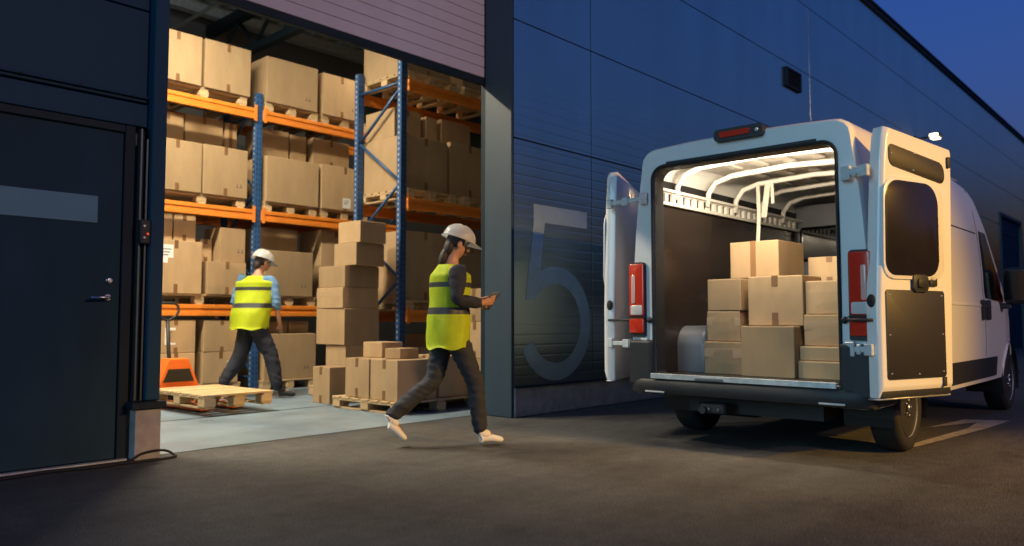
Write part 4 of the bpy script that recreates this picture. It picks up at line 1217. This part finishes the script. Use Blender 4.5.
def ellipsoid(bm, c, r, rot=None, u=20, v=14, mi=0):
    mt = Matrix.Translation(c) @ (rot or Matrix.Identity(4)) @ Matrix.Diagonal((*r, 1))
    res = bmesh.ops.create_uvsphere(bm, u_segments=u, v_segments=v, radius=1, matrix=mt)
    for vtx in res['verts']:
        for f in vtx.link_faces: f.material_index = mi; f.smooth = True

def person(pose, loc, rotz, label, mats, scale=1.):
    p = pose
    t = tag(empty('person', loc, rotz), label, 'person')
    t.scale = (scale,) * 3
    J = {k: Vector(v) for k, v in p.items() if isinstance(v, tuple) and k != 'head_dir'}
    tw = R(p.get('twist', 0)); fat = p.get('fat', 1.)
    RT = Matrix.Rotation(tw, 3, 'Z')
    for k in ('chest', 'nb', 'head', 'shL', 'shR', 'elL', 'elR', 'wrL', 'wrR', 'haL', 'haR'): J[k] = RT @ J[k]
    p = dict(p)
    for k in ('acrL', 'acrR', 'curlL', 'curlR', 'head_dir'): p[k] = tuple(RT @ Vector(p[k]))
    hd = Vector(p['head_dir']).normalized()                 # face direction
    side = Vector((0, 0, 1)).cross(hd).normalized(); upv = hd.cross(side).normalized()
    HM = Matrix((( hd.x, side.x, upv.x, J['head'].x), (hd.y, side.y, upv.y, J['head'].y), (hd.z, side.z, upv.z, J['head'].z), (0, 0, 0, 1)))
    h = lambda a, b_, c: tuple(HM @ Vector((a, b_, c)))
    # ---- body: one skinned figure
    j = {'pel': (J['pel'], (.12, .10)), 'waist': (J['waist'], (.115, .09)), 'chest': (J['chest'], (.135, .10)), 'nb': (J['nb'], .062), 'neck': (h(-.02, 0, -.10), .052), 'h1': (h(.0, 0, -.03), .068), 'h2': (h(-.005, 0, .04), (.082, .075)), 'h3': (h(-.01, 0, .10), .055), 'chin': (h(.058, 0, -.085), .026)}
    e = [('pel', 'waist'), ('waist', 'chest'), ('chest', 'nb'), ('nb', 'neck'), ('neck', 'h1'), ('h1', 'h2'), ('h2', 'h3'), ('h1', 'chin')]
    for s in ('L', 'R'):
        sh, el, wr = J['sh' + s], J['el' + s], J['wr' + s]; hp, kn, an = J['hip' + s], J['kn' + s], J['an' + s]
        hand = wr + (J['ha' + s] - wr) * .55
        j.update({'sh' + s: (sh, .056), 'el' + s: (el, .04), 'wr' + s: (wr, .026), 'palm' + s: (hand, (.036, .020)), 'pe' + s: (J['ha' + s], (.034, .017)), 'hip' + s: (hp, .085), 'kn' + s: (kn, .055), 'an' + s: (an, .034), 'toe' + s: (an.lerp(J['toe' + s], .7), .016)})
        e += [('chest', 'sh' + s), ('sh' + s, 'el' + s), ('el' + s, 'wr' + s), ('wr' + s, 'palm' + s), ('palm' + s, 'pe' + s), ('pel', 'hip' + s), ('hip' + s, 'kn' + s), ('kn' + s, 'an' + s), ('an' + s, 'toe' + s)]
    parts = [(j, e, 'pel', 2)]
    for s in ('L', 'R'):   # fingers
        wr, ha = J['wr' + s], J['ha' + s]; d = (ha - wr).normalized()
        acr = Vector(p['acr' + s]).normalized(); nrm = Vector(p['curl' + s]).normalized()
        for k, (o_, ln) in enumerate(((-.030, .062), (-.010, .074), (.011, .070), (.030, .055))):
            b0 = ha + acr * o_ - d * .02
            b1 = b0 + d * (ln * .5 + .02); b2 = b1 + (d * .6 + nrm * .8).normalized() * ln * .42; b3 = b2 + (d * .1 + nrm).normalized() * ln * .30
            parts.append(({'a': (b0, .0095), 'b': (b1, .0088), 'c': (b2, .008), 'd': (b3, .0068)}, [('a', 'b'), ('b', 'c'), ('c', 'd')], 'a', 1))
        b0 = wr + d * .035 - acr * .018; b1 = b0 - acr * .032 + d * .022 + nrm * .012; b2 = b1 + (d * .8 + nrm * .5).normalized() * .032; b3 = b2 + (d * .7 + nrm * .7).normalized() * .024
        parts.append(({'a': (b0, .012), 'b': (b1, .0105), 'c': (b2, .0095), 'd': (b3, .008)}, [('a', 'b'), ('b', 'c'), ('c', 'd')], 'a', 1))
    bm = newbm()
    for q in parts:
        me = skin_mesh(*q); bm.from_mesh(me); bpy.data.meshes.remove(me)
    # face: nose, eye sockets, lips, ears
    ellipsoid(bm, h(.088, 0, -.005), (.018, .012, .024), HM.to_3x3().to_4x4())
    for s in (-1, 1):
        ellipsoid(bm, h(-.005, s * .082, .0), (.020, .008, .032), HM.to_3x3().to_4x4())
        ellipsoid(bm, h(.066, s * .030, .030), (.012, .015, .010), HM.to_3x3().to_4x4(), mi=1)
        ellipsoid(bm, h(.071, s * .030, .046), (.010, .020, .005), HM.to_3x3().to_4x4(), mi=2)
    ellipsoid(bm, h(.078, 0, -.052), (.010, .022, .007), HM.to_3x3().to_4x4(), mi=3)
    obj('body', bm, [M['skin'], mat('eye_white', (.35, .33, .30), .3), M['hair'], mat('lips', (.33, .12, .09), .5)], t, smooth=True)
    # ---- clothing
    d = {'pel': (J['pel'] + Vector((0, 0, -.0)), (.155, .128)), 'belt': (J['waist'] - Vector((0, 0, .03)), (.15, .12))}
    ee = [('pel', 'belt')]
    for s in ('L', 'R'):
        hp, kn, an = J['hip' + s], J['kn' + s], J['an' + s]
        cal = kn + (an - kn) * .4
        d.update({'hip' + s: (hp, .108), 'th' + s: (hp + (kn - hp) * .5, .093 * fat), 'kn' + s: (kn, .074 * fat), 'cal' + s: (cal, .072 * fat), 'an' + s: (an - (kn - an) * .05, .060)})
        ee += [('pel', 'hip' + s), ('hip' + s, 'th' + s), ('th' + s, 'kn' + s), ('kn' + s, 'cal' + s), ('cal' + s, 'an' + s)]
    skin_obj('trousers', [(d, ee, 'pel', 3)], mats['trousers'], t, 1.15)
    d = {'low': (J['pel'] + Vector((0, 0, .02)), (.158, .13)), 'waist': (J['waist'], (.15, .122)), 'chest': (J['chest'], (.17, .13)), 'nb': (J['nb'] - Vector((0, 0, .015)), .082)}
    ee = [('low', 'waist'), ('waist', 'chest'), ('chest', 'nb')]
    for s in ('L', 'R'):
        sh, el, wr = J['sh' + s], J['el' + s], J['wr' + s]
        end = el + (wr - el) * p.get('sleeve', .93)
        d.update({'sh' + s: (sh, .078), 'ua' + s: (sh + (el - sh) * .5, .066), 'el' + s: (el, .058), 'fa' + s: (el + (end - el) * .5, .054), 'cuff' + s: (end, .043)})
        ee += [('chest', 'sh' + s), ('sh' + s, 'ua' + s), ('ua' + s, 'el' + s), ('el' + s, 'fa' + s), ('fa' + s, 'cuff' + s)]
    skin_obj('jacket', [(d, ee, 'waist', 3)], mats['jacket'], t, 1.)
    # hi-vis vest: lofted shell over torso, open at the arms
    axis = [J['hem'], J['pel'] + Vector((0, 0, .06)), J['waist'], J['chest'] - Vector((0, 0, .06)), J['chest'] + Vector((.005, 0, .06)), J['nb'] + Vector((-.01, 0, -.075)), J['nb'] + Vector((-.012, 0, -.02))]
    rad = [(.172, .215), (.172, .208), (.158, .19), (.163, .198), (.158, .205), (.125, .175), (.085, .10)]
    bm = newbm(); n = 36; dense = []; 
    SUB = 6
    for i in range(len(axis) - 1):
        for k in range(SUB):
            f = k / SUB; dense.append((axis[i].lerp(axis[i + 1], f), tuple(a + (b_ - a) * f for a, b_ in zip(rad[i], rad[i + 1])), i + f))
    dense.append((axis[-1], rad[-1], len(axis) - 1))
    rings = []
    def vestpt(c, rx, ry, k, lv):
        a = 2 * math.pi * k / n; b_ = tw * min(1, lv / 2.5)
        x = rx * math.cos(a) * (1 + .025 * math.sin(3 * k + lv * 2)); y = ry * math.sin(a) * (1 + .02 * math.sin(5 * k + lv * 1.3))
        return c.x + x * math.cos(b_) - y * math.sin(b_), c.y + x * math.sin(b_) + y * math.cos(b_)
    for c, (rx, ry), lv in dense:
        rings.append([bm.verts.new((*vestpt(c, rx * fat, ry * fat, k, lv), c.z + (.012 * math.sin(k * .9) if lv == 0 else 0))) for k in range(n)])
    for i, (A, B) in enumerate(zip(rings, rings[1:])):
        lv = dense[i][2]
        for k in range(n):
            f = bm.faces.new((A[k], A[(k + 1) % n], B[(k + 1) % n], B[k])); f.smooth = True
            ph = (k / n * 360) % 360
            if 1.5 <= lv < 1.9 or 3.15 <= lv < 3.5: f.material_index = 1
    for i, rg in enumerate(rings):
        for k, v in enumerate(rg):
            q = v.co; dv = Vector((q.x - dense[i][0].x, q.y - dense[i][0].y, 0)).normalized()
            v.co += dv * (noise.noise(Vector((q.x * 9, q.y * 9, q.z * 7))) * .012 + noise.noise(Vector((q.x * 20, q.y * 20, q.z * 5 + 3))) * .007)
    r = bmesh.ops.solidify(bm, geom=list(bm.faces), thickness=.006)
    obj('safety_vest', bm, [mats['vest'], mats['band']], t, smooth=True)
    # helmet
    bm = newbm()
    ring = []
    rows = 9
    for i in range(rows + 1):
        ph = R(90 * i / rows)
        rr = math.cos(ph); zz = math.sin(ph)
        ring.append([bm.verts.new(h(-.008 + .138 * rr * math.cos(2 * math.pi * k / 32), .118 * rr * math.sin(2 * math.pi * k / 32), .055 + .115 * zz + (.008 if abs(math.sin(2 * math.pi * k / 32)) < .12 and i > 2 else 0))) for k in range(32)] if i < rows else [bm.verts.new(h(-.008, 0, .172))])
    for i in range(rows):
        A, B = ring[i], ring[i + 1]
        for k in range(32):
            if len(B) == 1: bm.faces.new((A[k], A[(k + 1) % 32], B[0]))
            else: bm.faces.new((A[k], A[(k + 1) % 32], B[(k + 1) % 32], B[k]))
    brim = [bm.verts.new(h(-.008 + (.150 + .06 * max(0, math.cos(2 * math.pi * k / 32)) ** 2) * math.cos(2 * math.pi * k / 32), .130 * math.sin(2 * math.pi * k / 32), .043 - .008 * max(0, math.cos(2 * math.pi * k / 32)))) for k in range(32)]
    for k in range(32): bm.faces.new((brim[k], brim[(k + 1) % 32], ring[0][(k + 1) % 32], ring[0][k]))
    bmesh.ops.solidify(bm, geom=list(bm.faces), thickness=.004)
    obj('hard_hat', bm, M['helmet'], t, smooth=True)
    # hair
    bm = newbm()
    ellipsoid(bm, h(-.03, 0, .03), (.078, .086, .075), HM.to_3x3().to_4x4())
    ellipsoid(bm, h(-.065, 0, -.035), (.045, .062, .06 if not p.get('long_hair') else .09), HM.to_3x3().to_4x4())
    if p.get('long_hair'):
        ellipsoid(bm, h(-.085, 0, -.13), (.035, .045, .085), HM.to_3x3().to_4x4())
    obj('hair', bm, M['hair'], t, smooth=True)
    # shoes
    for s in ('L', 'R'):
        an, to = J['an' + s], J['toe' + s]
        dv = (to - an); fl = Vector((dv.x, dv.y, 0)).normalized()
        heel = Vector(p['heel' + s])
        mid = heel.lerp(to, .5) + Vector((0, 0, .012))
        sj = {'heel': (heel + Vector((0, 0, .012)), (.040, .038)), 'mid': (mid + Vector((0, 0, .008)), (.043, .036)), 'ball': (heel.lerp(to, .75) + Vector((0, 0, .004)), (.047, .030)), 'toe': (to, (.038, .024)), 'ankle': (an + Vector((0, 0, .0)), .047), 'ins': (an.lerp(to, .42), .040)}
        skin_obj('shoe', [(sj, [('heel', 'mid'), ('mid', 'ball'), ('ball', 'toe'), ('heel', 'ankle'), ('ankle', 'ins')], 'heel', 2)], mats['shoe'], t)
    return t

walker = dict(pel=(0, 0, .93), waist=(.0, 0, 1.10), chest=(.005, 0, 1.30), nb=(.015, 0, 1.465), head=(.075, 0, 1.605), head_dir=(1, -.05, -.32), hem=(-.005, 0, .775),
    shL=(.01, .185, 1.41), elL=(.0, .235, 1.15), wrL=(.23, .14, 1.135), haL=(.315, .105, 1.155), shR=(.01, -.185, 1.41), elR=(.0, -.235, 1.15), wrR=(.24, -.15, 1.135), haR=(.32, -.115, 1.155),
    acrL=(.3, .1, .9), curlL=(-.2, -1, .1), acrR=(.3, -.1, .9), curlR=(-.2, 1, .1),
    hipR=(.02, -.085, .90), knR=(.20, -.08, .50), anR=(.245, -.07, .10), toeR=(.445, -.07, .035), heelR=(.21, -.07, .04),
    hipL=(-.01, .085, .90), knL=(-.10, .085, .51), anL=(-.455, .08, .235), toeL=(-.32, .08, .05), heelL=(-.49, .08, .185), long_hair=True, sleeve=.93)
pw = person(walker, (4.305, 4.62, .0), R(-27), 'person in white hard hat and yellow vest walking out with a tablet, white shoes', dict(trousers=M['trousers'], jacket=M['navy'], vest=M['vest'], band=M['vest_band'], shoe=M['white_shoe']))
# tablet
tb = tag(empty('tablet', (0, 0, 0)), 'thin dark tablet held in both hands by the walking person', 'tablet')
tb.location = (4.305 + .355 * math.cos(R(-27)), 4.62 + .355 * math.sin(R(-27)), 1.155)
tb.rotation_euler = (0, R(-55), R(-27))
bm = newbm(); bx(bm, -.09, .09, -.10, .10, -.005, .004, .003); obj('tablet_body', bm, M['black_plastic'], tb)
bm = newbm(); bx(bm, -.08, .08, -.09, .09, .0042, .0052); obj('screen', bm, M['glass_dark'], tb)

worker = dict(pel=(-.02, 0, .93), waist=(.01, 0, 1.10), chest=(.06, 0, 1.29), nb=(.11, 0, 1.445), head=(.18, 0, 1.58), head_dir=(1, -.5, -.35), hem=(-.03, 0, .80), twist=44, fat=1.22,
    shL=(.08, .205, 1.39), elL=(.04, .27, 1.12), wrL=(.16, .25, .90), haL=(.20, .24, .82), shR=(.08, -.205, 1.39), elR=(.06, -.275, 1.12), wrR=(.14, -.27, .88), haR=(.18, -.265, .80),
    acrL=(1, 0, .3), curlL=(.3, -1, -.2), acrR=(1, 0, .3), curlR=(.3, 1, -.2),
    hipR=(-.01, -.09, .90), knR=(.19, -.13, .51), anR=(.27, -.17, .10), toeR=(.47, -.20, .035), heelR=(.24, -.165, .04),
    hipL=(-.03, .09, .90), knL=(-.10, .10, .50), anL=(-.31, .10, .15), toeL=(-.14, .11, .04), heelL=(-.34, .10, .10), sleeve=.45)
person(worker, (5.18, 9.26, .004), R(-18), 'person in white hard hat, lime vest and blue shirt walking past the orange pallet truck', dict(trousers=M['navy'], jacket=M['blue_shirt'], vest=M['vest'], band=M['vest_band'], shoe=M['shoe_black']), 1.1)

# ------------------------------------------------------------------ light, sky, camera
wd = bpy.data.worlds.new('World'); scn.world = wd; wd.use_nodes = True
nt = wd.node_tree; bg = nt.nodes['Background']
sky = nt.nodes.new('ShaderNodeTexSky'); sky.sky_type = 'NISHITA'; sky.sun_disc = False
sky.sun_elevation = R(-1.5); sky.sun_rotation = R(-95); sky.altitude = 200; sky.air_density = 1.0; sky.dust_density = .4; sky.ozone_density = 4.
tint = nt.nodes.new('ShaderNodeMixRGB'); tint.blend_type = 'MULTIPLY'; tint.inputs[0].default_value = 1; tint.inputs[2].default_value = (.50, .95, 1.06, 1)
nt.links.new(sky.outputs['Color'], tint.inputs[1]); nt.links.new(tint.outputs[0], bg.inputs['Color']); bg.inputs['Strength'].default_value = 1.15

def aim(o, d): o.rotation_euler = Vector(d).to_track_quat('-Z', 'Y').to_euler()
sl = bpy.data.lights.new('twilight_sun', 'SUN'); sl.energy = 1.3; sl.angle = R(36); sl.color = (.48, .85, .95)
so = bpy.data.objects.new('twilight_sun', sl); col.objects.link(so); so.location = (-20, 0, 10); aim(so, (1, -.12, -.24))
# yard street lamp off to the right: warm sodium light
sl = bpy.data.lights.new('street_lamp_light', 'SPOT'); sl.energy = 6400; sl.color = (1., .51, .03); sl.spot_size = R(34); sl.spot_blend = 1.; sl.shadow_soft_size = .18
so = bpy.data.objects.new('street_lamp_light', sl); col.objects.link(so); so.location = (6.6, -8.0, 5.6); aim(so, (-.75, 9.2, -4.6))
# second, farther yard lamp: weaker rosy light over the whole forecourt
sl = bpy.data.lights.new('yard_lamp_light', 'SPOT'); sl.energy = 4000; sl.color = (1., .66, .52); sl.spot_size = R(100); sl.spot_blend = .8; sl.shadow_soft_size = .3
so = bpy.data.objects.new('yard_lamp_light', sl); col.objects.link(so); so.location = (5.5, -16, 8.0); aim(so, (-.2, 20, -6.5))

cam = bpy.data.cameras.new('Camera'); co = bpy.data.objects.new('Camera', cam); col.objects.link(co); scn.camera = co
cam.sensor_width = 36; cam.lens = 780 * 36 / 1024; cam.clip_end = 2000; cam.clip_start = .05
a, tl = R(42.4), R(3.45)
Fh = Vector((math.cos(a), math.sin(a), 0)); Rt = Vector((math.sin(a), -math.cos(a), 0)); Fw = Fh * math.cos(tl) + Vector((0, 0, math.sin(tl))); Up = Rt.cross(Fw)
mw = Matrix((( Rt.x, Up.x, -Fw.x, 0), (Rt.y, Up.y, -Fw.y, 0), (Rt.z, Up.z, -Fw.z, 1.0), (0, 0, 0, 1)))
co.matrix_world = mw
cam.dof.use_dof = True; cam.dof.focus_distance = 6.3; cam.dof.aperture_fstop = 1.2

vs_ = scn.view_settings
scn.display_settings.display_device = 'sRGB'
vs_.view_transform = 'Standard'; vs_.look = 'None'; vs_.exposure = 0; vs_.gamma = 1; vs_.use_curve_mapping = False
scn.render.engine = 'CYCLES'
scn.cycles.use_denoising = True
scn.cycles.max_bounces = 8
scn.cycles.sample_clamp_indirect = 6
